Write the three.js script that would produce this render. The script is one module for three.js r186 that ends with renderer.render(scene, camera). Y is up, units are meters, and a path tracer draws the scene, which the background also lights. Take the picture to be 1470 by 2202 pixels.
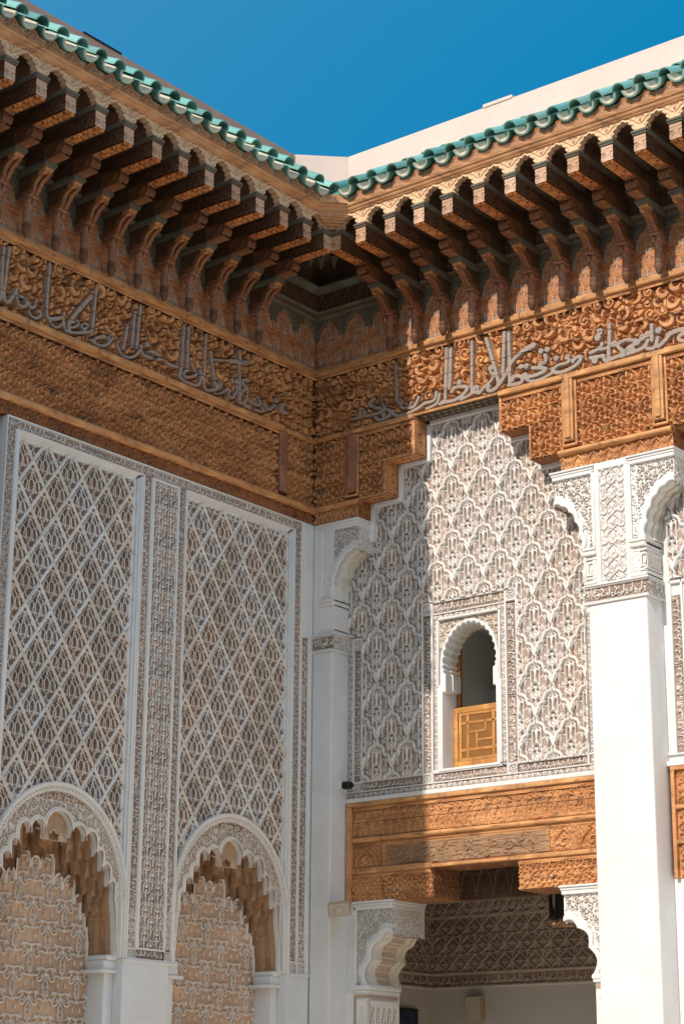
import * as THREE from 'three';
import { mergeGeometries, toCreasedNormals } from 'three/addons/utils/BufferGeometryUtils.js';
import { RoundedBoxGeometry } from 'three/addons/geometries/RoundedBoxGeometry.js';

// ---------------------------------------------------------------- camera, sky, sun, exposure
const scene = new THREE.Scene();
const camera = new THREE.PerspectiveCamera(28.87, 683 / 1024, 0.1, 400);
camera.position.set(13.964, 1.6, 17.0);
{
  const yaw = 38.56 * Math.PI / 180, pitch = 17.234 * Math.PI / 180, roll = 0.449 * Math.PI / 180;
  const v = new THREE.Vector3(-Math.sin(yaw) * Math.cos(pitch), Math.sin(pitch), -Math.cos(yaw) * Math.cos(pitch));
  const r = v.clone().cross(new THREE.Vector3(0, 1, 0)).normalize(), u = r.clone().cross(v);
  camera.up.copy(u.multiplyScalar(Math.cos(roll)).addScaledVector(r, -Math.sin(roll)));
  camera.lookAt(camera.position.clone().add(v));
}
const renderer = new THREE.WebGLRenderer({ antialias: true });
renderer.toneMapping = THREE.LinearToneMapping;
renderer.toneMappingExposure = 1.1;
renderer.shadowMap.enabled = true;
const SUN = new THREE.Vector3(-0.02, 0.765, 1).normalize();
{
  const W = 512, H = 256, d = new Float32Array(W * H * 4);
  for (let j = 0; j < H; j++) for (let i = 0; i < W; i++) {
    const el = ((j + .5) / H - .5) * Math.PI, az = ((i + .5) / W - .5) * 2 * Math.PI;
    const dx = Math.cos(el) * Math.cos(az), dy = Math.sin(el), dz = Math.cos(el) * Math.sin(az);
    const c = dx * SUN.x + dy * SUN.y + dz * SUN.z, up = Math.max(dy, 0);
    const haze = Math.pow(1 - up, 8), warm = Math.pow(.5 + .5 * c, 3);
    const k = (j * W + i) * 4;
    d[k] = .8 * haze + Math.max(0, .9 * (warm - .042)); d[k + 1] = .178 + .75 * haze + .82 * warm; d[k + 2] = .42 + .55 * haze + .72 * warm; d[k + 3] = 1;
    if (dy < 0) { d[k] = .3; d[k + 1] = .27; d[k + 2] = .22; }
  }
  const t = new THREE.DataTexture(d, W, H, THREE.RGBAFormat, THREE.FloatType);
  t.mapping = THREE.EquirectangularReflectionMapping; t.magFilter = t.minFilter = THREE.LinearFilter; t.needsUpdate = true;
  scene.background = t; scene.environment = t;
}
const sun = new THREE.DirectionalLight(0xfff5e8, 3.6);
sun.position.copy(SUN).multiplyScalar(60).add(new THREE.Vector3(3, 5, 2)); sun.target.position.set(3, 5, 2);
sun.castShadow = true; sun.shadow.mapSize.set(4096, 4096);
Object.assign(sun.shadow.camera, { left: -22, right: 22, top: 22, bottom: -22, near: 1, far: 140 });
sun.shadow.bias = -0.0004; scene.add(sun, sun.target);

// ---------------------------------------------------------------- helpers
let seed = 7;
const rnd = () => { seed = (seed + 0x6d2b79f5) | 0; let t = Math.imul(seed ^ (seed >>> 15), 1 | seed); t = (t + Math.imul(t ^ (t >>> 7), 61 | t)) ^ t; return ((t ^ (t >>> 14)) >>> 0) / 4294967296; };
const rr = (a, b) => a + (b - a) * rnd();
const clamp = (x, a, b) => Math.min(b, Math.max(a, x)), mix = (a, b, t) => a + (b - a) * t, smooth = (a, b, x) => { x = clamp((x - a) / (b - a), 0, 1); return x * x * (3 - 2 * x); };
const hash = (i, j) => { let h = Math.imul(i, 374761393) + Math.imul(j, 668265263) | 0; h = Math.imul(h ^ (h >>> 13), 1274126177); return ((h ^ (h >>> 16)) >>> 0) / 4294967296; };
const vnoise = (x, y) => { const i = Math.floor(x), j = Math.floor(y), u = x - i, v = y - j, a = u * u * (3 - 2 * u), b = v * v * (3 - 2 * v); return mix(mix(hash(i, j), hash(i + 1, j), a), mix(hash(i, j + 1), hash(i + 1, j + 1), a), b); };
const fbm = (x, y) => (vnoise(x, y) + .5 * vnoise(2.1 * x + 9, 2.1 * y) + .25 * vnoise(4.3 * x, 4.3 * y + 5)) / 1.75;
const toS = (c) => 255 * (c <= .0031308 ? 12.92 * c : 1.055 * Math.pow(Math.min(c, 1), 1 / 2.4) - .055);
const used = {};
const numbered = (n) => { used[n] = (used[n] || 0) + 1; return used[n] === 1 ? n : n + '_' + String(used[n] - 1).padStart(3, '0'); };
const things = [];
function thing(name, label, category, wall, group) {
  const g = new THREE.Group(); g.name = numbered(name); g.userData = { label, category };
  if (group) g.userData.group = group;
  if (wall === 'L') g.rotation.y = Math.PI / 2;        // local x runs along the wall to the right, y up, z out of the wall
  scene.add(g); things.push(g); return g;
}
function part(parent, name, geo, mat, x = 0, y = 0, z = 0, ry = 0) {
  const m = new THREE.Mesh(Array.isArray(geo) ? merge(geo) : geo, mat); m.name = name; m.position.set(x, y, z); m.rotation.y = ry;
  m.castShadow = m.receiveShadow = true; parent.add(m); return m;
}
function merge(list) { return mergeGeometries(list.map((g) => { g = g.index ? g.toNonIndexed() : g; for (const k of Object.keys(g.attributes)) if (!['position', 'normal', 'uv'].includes(k)) g.deleteAttribute(k); return g; })); }
function uvBox(g, s = 1) {   // uv in metres from the dominant axis
  g = g.index ? g.toNonIndexed() : g; const p = g.attributes.position, uv = new Float32Array(p.count * 2); g.computeVertexNormals();
  const n = g.attributes.normal;
  for (let i = 0; i < p.count; i += 3) {
    let ax = Math.abs(n.getX(i)), ay = Math.abs(n.getY(i)), az = Math.abs(n.getZ(i));
    for (let k = i; k < i + 3; k++) { const x = p.getX(k), y = p.getY(k), z = p.getZ(k); if (ay > ax && ay > az) { uv[2 * k] = x * s; uv[2 * k + 1] = z * s; } else if (ax > az) { uv[2 * k] = z * s; uv[2 * k + 1] = y * s; } else { uv[2 * k] = x * s; uv[2 * k + 1] = y * s; } }
  }
  g.setAttribute('uv', new THREE.BufferAttribute(uv, 2)); return g;
}
// box from corner to corner, edges slightly rounded when r > 0
function bx(x0, x1, y0, y1, z0, z1, r = 0) {
  const w = x1 - x0, h = y1 - y0, d = z1 - z0, q = Math.min(r, w / 2.1, h / 2.1, d / 2.1);
  const g = r > 0 ? new RoundedBoxGeometry(w, h, d, 2, q) : new THREE.BoxGeometry(w, h, d);
  g.translate((x0 + x1) / 2, (y0 + y1) / 2, (z0 + z1) / 2); return r > 0 ? toCreasedNormals(uvBox(g), .6) : uvBox(g);
}
// profile [[z,y]...] (closed) run along x
function run(pts, x0, x1) {
  const s = new THREE.Shape(pts.map(([z, y]) => new THREE.Vector2(z, y))), g = new THREE.ExtrudeGeometry(s, { depth: x1 - x0, bevelEnabled: false, curveSegments: 8 });
  g.rotateY(Math.PI / 2); g.scale(1, 1, -1);            // shape x -> z, depth -> x
  const p = g.attributes.position; for (let i = 0; i < p.count; i++) p.setXYZ(i, p.getX(i) + x0, p.getY(i), p.getZ(i));
  flip(g); return toCreasedNormals(uvBox(g), .7);
}
function flip(g) { const p = g.index ? g.index.array : null; if (p) for (let i = 0; i < p.length; i += 3) { const t = p[i]; p[i] = p[i + 1]; p[i + 1] = t; } else { const a = g.attributes.position.array; for (let i = 0; i < a.length; i += 9) for (let k = 0; k < 3; k++) { const t = a[i + k]; a[i + k] = a[i + 3 + k]; a[i + 3 + k] = t; } } }
// half-round moulding along x at height y0..y1, standing out by d from z
const roll = (x0, x1, y0, y1, z, d) => { const p = [[z - .05, y0]]; for (let i = 0; i <= 8; i++) { const a = -Math.PI / 2 + Math.PI * i / 8; p.push([z + d * Math.cos(a), (y0 + y1) / 2 + (y1 - y0) / 2 * Math.sin(a)]); } p.push([z - .05, y1]); return run(p, x0, x1); };
// polygon [[x,y]...] with optional holes, z0..z1
function slab(pts, z0, z1, holes = [], bevel = 0) {
  const s = new THREE.Shape(pts.map((p) => new THREE.Vector2(...p))); for (const h of holes) s.holes.push(new THREE.Path(h.map((p) => new THREE.Vector2(...p))));
  const g = new THREE.ExtrudeGeometry(s, { depth: z1 - z0 - (bevel ? bevel : 0), bevelEnabled: bevel > 0, bevelThickness: bevel, bevelSize: bevel, bevelOffset: -bevel, bevelSegments: 1, curveSegments: 10 });
  g.translate(0, 0, z0); return toCreasedNormals(uvBox(g), .6);
}

// ---------------------------------------------------------------- materials
function dataTex(W, H, fn, srgb = true) {
  const d = new Uint8Array(W * H * 4), o = [0, 0, 0];
  for (let j = 0; j < H; j++) for (let i = 0; i < W; i++) { fn(i, j, o); const k = (j * W + i) * 4; for (let c = 0; c < 3; c++) d[k + c] = srgb ? toS(clamp(o[c], 0, 1)) : 255 * clamp(o[c], 0, 1); d[k + 3] = 255; }
  const t = new THREE.DataTexture(d, W, H); if (srgb) t.colorSpace = THREE.SRGBColorSpace; t.magFilter = THREE.LinearFilter; t.minFilter = THREE.LinearMipmapLinearFilter; t.generateMipmaps = true; t.wrapS = t.wrapT = THREE.RepeatWrapping; t.needsUpdate = true; return t;
}
const tileNoise = (x, y, n) => { const f = (a, b) => fbm(a, b); const u = x / n, v = y / n; return mix(mix(f(x, y), f(x - n, y), smooth(.7, 1, u)), mix(f(x, y - n), f(x - n, y - n), smooth(.7, 1, u)), smooth(.7, 1, v)); };
function plaster(c, amt, scale, stain = 0, sc = [.5, .4, .3]) {
  const N = 512; const t = dataTex(N, N, (i, j, o) => { const a = tileNoise(i / N * 8, j / N * 8, 8), b = hash(i, j), e = tileNoise(i / N * 40, j / N * 40, 40), k = 1 + amt * (a - .5) + amt * .35 * (b - .5) + amt * .5 * (e - .5), s = stain * smooth(.58, .75, tileNoise(i / N * 5 + 31, j / N * 5 + 17, 5)); for (let q = 0; q < 3; q++) o[q] = mix(c[q] * k, sc[q], s); });
  t.repeat.set(1 / scale, 1 / scale);
  const b = (plaster.bump ||= dataTex(256, 256, (i, j, o) => { o[0] = o[1] = o[2] = .6 * tileNoise(i / 256 * 24, j / 256 * 24, 24) + .4 * tileNoise(i / 256 * 6, j / 256 * 6, 6); }, false)).clone(); b.repeat.set(1 / scale, 1 / scale);
  return new THREE.MeshStandardMaterial({ map: t, bumpMap: b, bumpScale: .004, roughness: .92 });
}
const WOOD = [.66, .325, .135];
const grain = (x, y) => .62 * vnoise(x * 3.1, y * 95) + .38 * vnoise(x * 9, y * 260 + 7);
function woodTone(x, y, c, o) {
  const g = grain(x, y), a = fbm(x * 2.3 + 5, y * 5), k = .68 + .44 * g + .6 * (a - .5), d = smooth(.6, .8, fbm(x * 7 + 3, y * 16 + 40)) * .5;
  o[0] = c[0] * k; o[1] = c[1] * k * (.93 + .25 * (a - .4)); o[2] = c[2] * k * (.9 + .3 * (a - .4));
  for (let q = 0; q < 3; q++) o[q] = mix(o[q], [.10, .06, .04][q], d);
}
function woodMat(c, along = 'x', rough = .62) {
  const N = 512, t = dataTex(N, N, (i, j, o) => { const x = i / N * 2, y = j / N; along === 'x' ? woodTone(x, y, c, o) : woodTone(y * 2, x / 2, c, o); });
  return new THREE.MeshStandardMaterial({ map: t, roughness: rough });
}
const M = {
  white: plaster([.77, .765, .755], .13, 2.6, .2, [.70, .66, .60]),
  carved: plaster([.77, .74, .70], .14, .9, .22, [.66, .59, .51]),
  cream: plaster([.72, .66, .56], .2, .6, .3, [.50, .40, .29]),
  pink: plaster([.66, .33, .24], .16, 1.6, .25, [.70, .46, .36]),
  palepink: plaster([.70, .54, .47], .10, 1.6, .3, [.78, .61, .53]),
  beige: plaster([.70, .52, .38], .1, 3, 0),
  grey: plaster([.56, .52, .47], .08, 2, .1, [.5, .45, .4]),
  darkroom: plaster([.70, .68, .65], .08, 2, 0),
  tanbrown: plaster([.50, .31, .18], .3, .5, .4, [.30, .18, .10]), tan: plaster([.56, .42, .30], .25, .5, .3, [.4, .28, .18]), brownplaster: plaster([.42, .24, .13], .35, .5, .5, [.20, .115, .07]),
  wood: woodMat(WOOD), woodV: woodMat(WOOD, 'y'), ledge: woodMat([.66, .34, .135]), woodDark: woodMat([.20, .092, .040], 'x', .7), woodMid: woodMat([.42, .18, .065], 'x', .65), plum: woodMat([.36, .17, .10], 'y', .7),
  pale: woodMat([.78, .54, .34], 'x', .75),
  greymould: woodMat([.16, .15, .115], 'x', .8), bronze: woodMat([.15, .082, .045], 'x', .65), iron: new THREE.MeshStandardMaterial({ color: 0x1c1815, roughness: .5, metalness: .3 }),
  honey: woodMat([.62, .30, .085], 'x', .5),
  tile: new THREE.MeshPhysicalMaterial({ color: new THREE.Color().setRGB(.035, .27, .225), roughness: .28, clearcoat: .3, clearcoatRoughness: .3 }),
  biscuit: plaster([.66, .60, .47], .3, .3, 0), clay: plaster([.50, .36, .26], .3, .3, 0),
  black: new THREE.MeshStandardMaterial({ color: 0x101214, roughness: .45 }),
  metal: new THREE.MeshStandardMaterial({ color: 0xb9b9b6, roughness: .4, metalness: .6 }),
  box: new THREE.MeshStandardMaterial({ color: new THREE.Color().setRGB(.52, .39, .21), roughness: .55 }),
  floor: plaster([.76, .68, .57], .12, 3, .1, [.55, .5, .43]),
};
M.white.roughness = .85;

// ---------------------------------------------------------------- carved relief: a drawn height map becomes real geometry; its two tones (face, ground) are the paint and the cut material
function relief(x0, y0, w, h, draw, paint, { ppm = 280, rough = .9, blur = 1 } = {}) {
  const W = Math.min(2048, Math.ceil(w * ppm)), H = Math.min(2048, Math.ceil(h * ppm)), c = document.createElement('canvas'); c.width = W; c.height = H;
  const g = c.getContext('2d'); g.fillStyle = '#000'; g.fillRect(0, 0, W, H); g.setTransform(W / w, 0, 0, -H / h, -x0 * W / w, (y0 + h) * H / h); g.lineCap = g.lineJoin = 'round';
  draw(g);
  const d = g.getImageData(0, 0, W, H).data, a = new Float32Array(W * H), m = new Float32Array(W * H);
  for (let j = 0; j < H; j++) for (let i = 0; i < W; i++) { const k = ((H - 1 - j) * W + i) * 4; a[j * W + i] = d[k] / 255; m[j * W + i] = d[k] > 8 ? clamp(d[k + 1] / Math.max(1, d[k]), 0, 1) : 0; }   // red: height, green / red: 1 plain, 0 painted
  const at = (arr, x, y, per) => { let u = (x - x0) / w * W - .5, v = (y - y0) / h * H - .5; if (per) { u = ((u % W) + W) % W; v = ((v % H) + H) % H; } const i = Math.floor(u), j = Math.floor(v), f = u - i, e = v - j; const q = (i, j) => arr[(per ? (j + H) % H : clamp(j, 0, H - 1)) * W + (per ? (i + W) % W : clamp(i, 0, W - 1))]; return mix(mix(q(i, j), q(i + 1, j), f), mix(q(i, j + 1), q(i + 1, j + 1), f), e); };
  const tex = dataTex(W, H, (i, j, o) => paint(x0 + (i + .5) / W * w, y0 + (j + .5) / H * h, a[j * W + i], m[j * W + i], o));
  const mat = new THREE.MeshStandardMaterial({ map: tex, roughness: rough });
  return { x0, y0, w, h, mat, height: (x, y, per) => at(a, x, y, per) };
}
// mesh of the part of a relief inside [xa,xb] x [ya,yb]; keep(x, y) leaves quads out
function carve(R, xa, xb, ya, yb, depth, { res = .009, keep, per = false, ox = 0, oy = 0 } = {}) {
  const nx = Math.max(1, Math.round((xb - xa) / res)), ny = Math.max(1, Math.round((yb - ya) / res)), P = new Float32Array((nx + 1) * (ny + 1) * 3), U = new Float32Array((nx + 1) * (ny + 1) * 2), I = [];
  for (let j = 0; j <= ny; j++) for (let i = 0; i <= nx; i++) {
    const x = xa + (xb - xa) * i / nx, y = ya + (yb - ya) * j / ny, k = j * (nx + 1) + i;
    P[3 * k] = x - ox; P[3 * k + 1] = y - oy; P[3 * k + 2] = depth * R.height(x, y, per); U[2 * k] = (x - R.x0) / R.w; U[2 * k + 1] = (y - R.y0) / R.h;
    if (i < nx && j < ny && (!keep || keep(x + (xb - xa) / nx / 2, y + (yb - ya) / ny / 2))) I.push(k, k + 1, k + nx + 2, k, k + nx + 2, k + nx + 1);
  }
  const g = new THREE.BufferGeometry(); g.setAttribute('position', new THREE.BufferAttribute(P, 3)); g.setAttribute('uv', new THREE.BufferAttribute(U, 2)); g.setIndex(I); g.computeVertexNormals(); return g;
}
// paints
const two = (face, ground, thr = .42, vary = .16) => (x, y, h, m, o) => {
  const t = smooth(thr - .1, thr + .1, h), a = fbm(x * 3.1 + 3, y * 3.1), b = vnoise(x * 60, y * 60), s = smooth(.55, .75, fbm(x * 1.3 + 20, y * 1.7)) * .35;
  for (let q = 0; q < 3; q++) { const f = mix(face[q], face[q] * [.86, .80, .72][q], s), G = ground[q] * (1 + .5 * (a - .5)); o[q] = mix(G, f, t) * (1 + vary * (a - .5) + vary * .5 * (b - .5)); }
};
const FACE = [.80, .765, .72], GROUND = [.36, .255, .20];
const stuccoPaint = two(FACE, GROUND), warmPaint = two([.78, .71, .63], [.46, .29, .18]), roomPaint = two([.56, .46, .37], [.30, .22, .165], .5, .3);
const woodPaint = (c, painted = [.35, .285, .245]) => (x, y, h, m, o) => { woodTone(x, y, c, o); if (h > .5 && m < .6) { const w = smooth(.5, .85, fbm(x * 14, y * 6)) * .45; for (let q = 0; q < 3; q++) o[q] = mix(painted[q] * (.82 + .36 * grain(x, y)), o[q], w); } };

// drawing, in metres; level 0..1 is height, paint = true marks painted pieces
const lv = (h, paint = false) => `rgb(${Math.round(255 * h)},${paint ? 0 : Math.round(255 * h)},0)`;
function pl(g, pts, w, h, paint, closed) { g.strokeStyle = lv(h, paint); g.lineWidth = w; g.beginPath(); pts.forEach(([x, y], i) => (i ? g.lineTo(x, y) : g.moveTo(x, y))); if (closed) g.closePath(); g.stroke(); }
function curve(g, pts, w, h, paint) { g.strokeStyle = lv(h, paint); g.lineWidth = w; g.beginPath(); g.moveTo(...pts[0]); if (pts.length === 2) g.lineTo(...pts[1]); else { for (let i = 1; i < pts.length - 1; i++) { const e = i === pts.length - 2, q = e ? pts[i + 1] : [(pts[i][0] + pts[i + 1][0]) / 2, (pts[i][1] + pts[i + 1][1]) / 2]; g.quadraticCurveTo(pts[i][0], pts[i][1], q[0], q[1]); } } g.stroke(); }
const outlined = (g, pts, w, h, o, paint) => { curve(g, pts, w + 2 * o, 0); curve(g, pts, w, h, paint); };
function disc(g, x, y, r, h, paint) { g.fillStyle = lv(h, paint); g.beginPath(); g.arc(x, y, r, 0, 7); g.fill(); }
function ell(g, x, y, a, b, r, h) { g.fillStyle = lv(h); g.beginPath(); g.ellipse(x, y, a, b, r, 0, 7); g.fill(); }
function ring(g, x, y, r, w, h, paint) { g.strokeStyle = lv(h, paint); g.lineWidth = w; g.beginPath(); g.arc(x, y, r, 0, 7); g.stroke(); }
function arcs(g, x, y, r, a0, a1, w, h, paint) { g.strokeStyle = lv(h, paint); g.lineWidth = w; g.beginPath(); g.arc(x, y, r, a0, a1); g.stroke(); }
function rectf(g, x0, y0, x1, y1, h) { g.fillStyle = lv(h); g.fillRect(x0, y0, x1 - x0, y1 - y0); }
// a fat curled half-palmette
function palmette(g, x, y, r, a, dir, h, o = .012) {
  for (const p of [0, 1]) { g.fillStyle = p ? lv(h) : lv(0); for (let i = 0; i <= 26; i++) { const t = i / 26, an = a + dir * t * 4.6, q = r * (1 - .62 * t), rad = r * (.07 + .27 * Math.sin(Math.PI * Math.min(1, t * .85 + .12))); g.beginPath(); g.arc(x + q * Math.cos(an), y + q * Math.sin(an), rad + (p ? 0 : o), 0, 7); g.fill(); } }
  disc(g, x, y, r * .2, .15); disc(g, x, y, r * .11, h * .8);
}
function tendril(g, x, y, r, a, dir, w, h, o) { const p = []; for (let i = 0; i <= 22; i++) { const t = i / 22, an = a + dir * t * 7.4, q = r * (1 - .8 * t); p.push([x + q * Math.cos(an), y + q * Math.sin(an)]); } outlined(g, p, w, h, o); disc(g, x + r * .18 * Math.cos(a + dir * 7.6), y + r * .18 * Math.sin(a + dir * 7.6), w * .95, h); }
function leaf(g, x, y, len, wid, a, h, o) { for (const p of [0, 1]) ell(g, x + len / 2 * Math.cos(a), y + len / 2 * Math.sin(a), len / 2 + (p ? 0 : o), wid / 2 + (p ? 0 : o), a, p ? h : 0); }
// a field of vines and leaves; s is the size of one coil
function vines(g, x0, y0, x1, y1, s, h = .95, fat = .15) {
  for (let y = y0; y < y1 + s; y += s * .42) for (let x = x0; x < x1 + s; x += s * .42) leaf(g, x + rr(-.2, .2) * s, y + rr(-.2, .2) * s, s * rr(.28, .5), s * rr(.12, .2), rr(0, 6.3), h * .7, s * .04);
  let k = 0; for (let y = y0 + s * .4; y < y1 + s * .5; y += s * .86, k++) for (let x = x0 + (k % 2 ? .1 : .55) * s; x < x1 + s * .5; x += s) {
    const X = x + rr(-.08, .08) * s, Y = y + rr(-.08, .08) * s, d = (Math.floor(x / s) + k) % 2 ? 1 : -1, a = rr(0, 6.3);
    tendril(g, X, Y, s * .42, a, d, s * fat, h, s * .05);
    for (let i = 0; i < 3; i++) leaf(g, X + s * .4 * Math.cos(a + i * 2.1), Y + s * .4 * Math.sin(a + i * 2.1), s * .3, s * .16, a + i * 2.1 + .8 * d, h, s * .04);
  }
}
// finer and more open, for white stucco over its darker cut ground
function lace(g, x0, y0, x1, y1, s, h = .95) {
  let k = 0; for (let y = y0 + s * .4; y < y1 + s * .5; y += s * .84, k++) for (let x = x0 + (k % 2 ? .1 : .58) * s; x < x1 + s * .5; x += s * .96) {
    const d = (Math.floor(x / s) + k) % 2 ? 1 : -1, a = rr(0, 6.3), X = x + rr(-.06, .06) * s, Y = y + rr(-.06, .06) * s;
    tendril(g, X, Y, s * .4, a, d, s * .1, h, s * .05); for (let i = 0; i < 4; i++) leaf(g, X + s * .42 * Math.cos(a + i * 1.6), Y + s * .42 * Math.sin(a + i * 1.6), s * .26, s * .1, a + i * 1.6 + .9 * d, h, s * .045);
  }
}
function beads(g, x0, x1, y, r, h = .9) { for (let x = x0 + r * 1.3; x < x1; x += r * 2.6) disc(g, x, y, r, h); }
function scrolls(g, x0, x1, yc, hh, h = .95) {   // running wave with one curl in every bay
  const s = hh * 1.1; let k = 0; const w = hh * .12, p = []; for (let x = x0; x <= x1; x += s / 12) p.push([x, yc + hh * .33 * Math.sin((x - x0) / s * Math.PI)]); outlined(g, p, w, h, 0);
  for (let x = x0 + s / 2; x < x1; x += s, k++) { const d = k % 2 ? 1 : -1; tendril(g, x, yc - d * -.12 * hh, hh * .3, d > 0 ? 2.4 : -2.4, d, w, h, 0); leaf(g, x + s * .3, yc - d * hh * .3, hh * .3, hh * .13, d * .6, h, 0); }
}
// ---- written bands: a small pen alphabet, written from right to left on a baseline
const LET = {   // advance, pen strokes (y 0 = baseline, 1 = height of the alif), joins to the left
  a: [.26, [[[-.12, 1], [-.1, .5], [-.1, 0]]], 0], l: [.24, [[[-.1, 1], [-.1, .05], [-.24, 0]]], 1], L: [.55, [[[-.06, 1], [-.06, .1], [-.16, -.22], [-.4, -.22], [-.5, .05]]], 0],
  h: [.46, [[[0, 0], [-.1, .34], [-.34, .3], [-.3, .04], [-.08, .05], [-.46, 0]]], 1], H: [.36, [[[0, 0], [-.16, .38], [-.32, .2], [-.22, .02], [-.05, .06]]], 0], w: [.42, [[[-.04, .2], [-.18, .38], [-.3, .22], [-.12, .1], [-.06, -.1], [-.2, -.3], [-.42, -.28]]], 0],
  H2: [.5, [[[-.05, .42], [-.32, .38], [-.5, .28]], [[-.44, .3], [-.1, .02], [-.5, 0]]], 1], d: [.36, [[[-.1, .46], [-.04, .18], [-.12, .02], [-.34, .02]]], 0], q: [.3, [[[0, 0], [-.06, .34], [-.22, .34], [-.22, .06], [-.3, 0]]], 1, [[-.1, .6], [-.24, .6]]],
  f: [.3, [[[0, 0], [-.06, .34], [-.22, .34], [-.22, .06], [-.3, 0]]], 1, [[-.16, .62]]], s: [.66, [[[0, .02], [-.22, .34], [-.44, .3], [-.4, .05], [0, .02], [-.5, .02], [-.52, .22], [-.66, 0]]], 1], m: [.26, [[[0, 0], [-.08, .2], [-.2, .14], [-.14, -.02], [-.26, 0]]], 1], M: [.3, [[[0, 0], [-.1, .18], [-.18, .04], [-.14, -.3]]], 0],
  y: [.2, [[[0, 0], [-.1, .26], [-.2, 0]]], 1, [[-.04, -.26], [-.18, -.26]]], k: [.5, [[[-.5, .95], [-.1, .66], [-.42, .4], [-.5, 0]], [[0, 0], [-.5, 0]]], 1], n: [.5, [[[0, .1], [-.04, -.16], [-.22, -.26], [-.42, -.1], [-.46, .22]]], 0, [[-.24, .2]]], ' ': [.12, [], 0],
};
const SURA = 'q L|h w|a l l H|a H2 d|a l l H|a l s m d|l M|y l d|w l M|y w l d|w l M|y k n|l H|k f w a|a H2 d|';
function script(g, x0, x1, yb, em, start, h = .95, w = .11) {   // from x1 back to x0
  let x = x1 - em * .1, i = start; const words = SURA.split('|').filter(Boolean);
  for (let n = 0; n < 400 && x > x0 + em * .3; n++, i++) {
    const ls = words[i % words.length].split(' '); if (x - ls.length * em * .35 < x0) { vines(g, x0, yb, x, yb + em * .8, em * .5, h); break; }
    for (const c of ls) { const [adv, st, join, dots] = LET[c === 'H2' ? 'H2' : c] || LET[' ']; for (const s of st) curve(g, s.map(([a, b]) => [x + a * em, yb + b * em]), em * w, h); for (const [a, b] of dots || []) disc(g, x + a * em, yb + b * em, em * w * .62, h); x -= adv * em; }
    x -= em * .13;
  }
  for (let xx = x0; xx < x1; xx += em * .62) { disc(g, xx + rr(0, .3) * em, yb + em * rr(.62, .95), em * .06, h * .9); leaf(g, xx + rr(0, .4) * em, yb + em * rr(.5, .85), em * .22, em * .08, rr(-1, 1), h * .85, 0); }
}
const rot = (g, x, y, a, fn) => { g.save(); g.translate(x, y); g.rotate(a); fn(g); g.restore(); };
function rosette(g, x, y, r, h = .95, n = 6) { ring(g, x, y, r, r * .16, h); for (let i = 0; i < n; i++) leaf(g, x + r * .14 * Math.cos(i * 6.2832 / n), y + r * .14 * Math.sin(i * 6.2832 / n), r * .62, r * .3, i * 6.2832 / n, h, 0); }
function starTile(g, x, y, r, h = .95) { for (let i = 0; i < 8; i++) { const a = i * Math.PI / 4; pl(g, [[x + r * Math.cos(a), y + r * Math.sin(a)], [x + r * Math.cos(a + 2.356), y + r * Math.sin(a + 2.356)]], r * .13, h); } disc(g, x, y, r * .2, h); }

// ---------------------------------------------------------------- ground and the far sides of the courtyard (behind the camera)
{
  const f = part(scene, 'courtyard_floor', bx(-1, 60, -.3, 0, -1, 60), M.floor); f.userData.kind = 'structure';
  const g = part(scene, 'ground', bx(-150, 150, -.4, -.304, -150, 150), M.beige); g.userData.kind = 'structure';
}
for (const [n, b, l] of [['opposite_courtyard_wall', [-1, 19.5, 0, 12, 24, 25], 'plain plastered wall facing the lit stucco bay across the courtyard'], ['side_courtyard_wall', [19.5, 20.5, 0, 11.5, -1, 25], 'plain plastered wall facing the shaded lozenge wall across the courtyard']]) {
  const t = thing(n, l, 'wall'); part(t, 'wall_face', bx(...b), M.beige);
}

// ---------------------------------------------------------------- LEFT: shaded stucco wall with two lozenge panels
const LW = thing('lozenge_stucco_wall', 'shaded white stucco wall with two lozenge lattice panels over lobed blind arches', 'wall', 'L');
const PAN = [[-4.555, -2.905, -3.73], [-2.126, -.43, -1.24]];   // [left, right, arch centre]
const SP = .06;                                                    // depth of the sunk panels
part(LW, 'wall_core', [bx(-4.728, .3, 4.9, 8.25, -.9, -.11), bx(-4.728, .3, 0, 4.9, -.9, -.42), bx(-2.8, -2.26, 0, 4.9, -.42, -.115), bx(-.36, .3, 0, 4.9, -.42, -.115), bx(-4.728, -4.66, 0, 4.9, -.42, -.115)], M.white);
part(LW, 'pier', bx(-2.849, -2.194, 0, 3.17, -.12, .004, .01), M.white); part(LW, 'pier', bx(-.38, -.001, 0, 3.17, -.12, .004, .01), M.white); part(LW, 'pier', bx(-4.73, -4.61, 0, 3.17, -.12, .004, .01), M.white);
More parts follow.
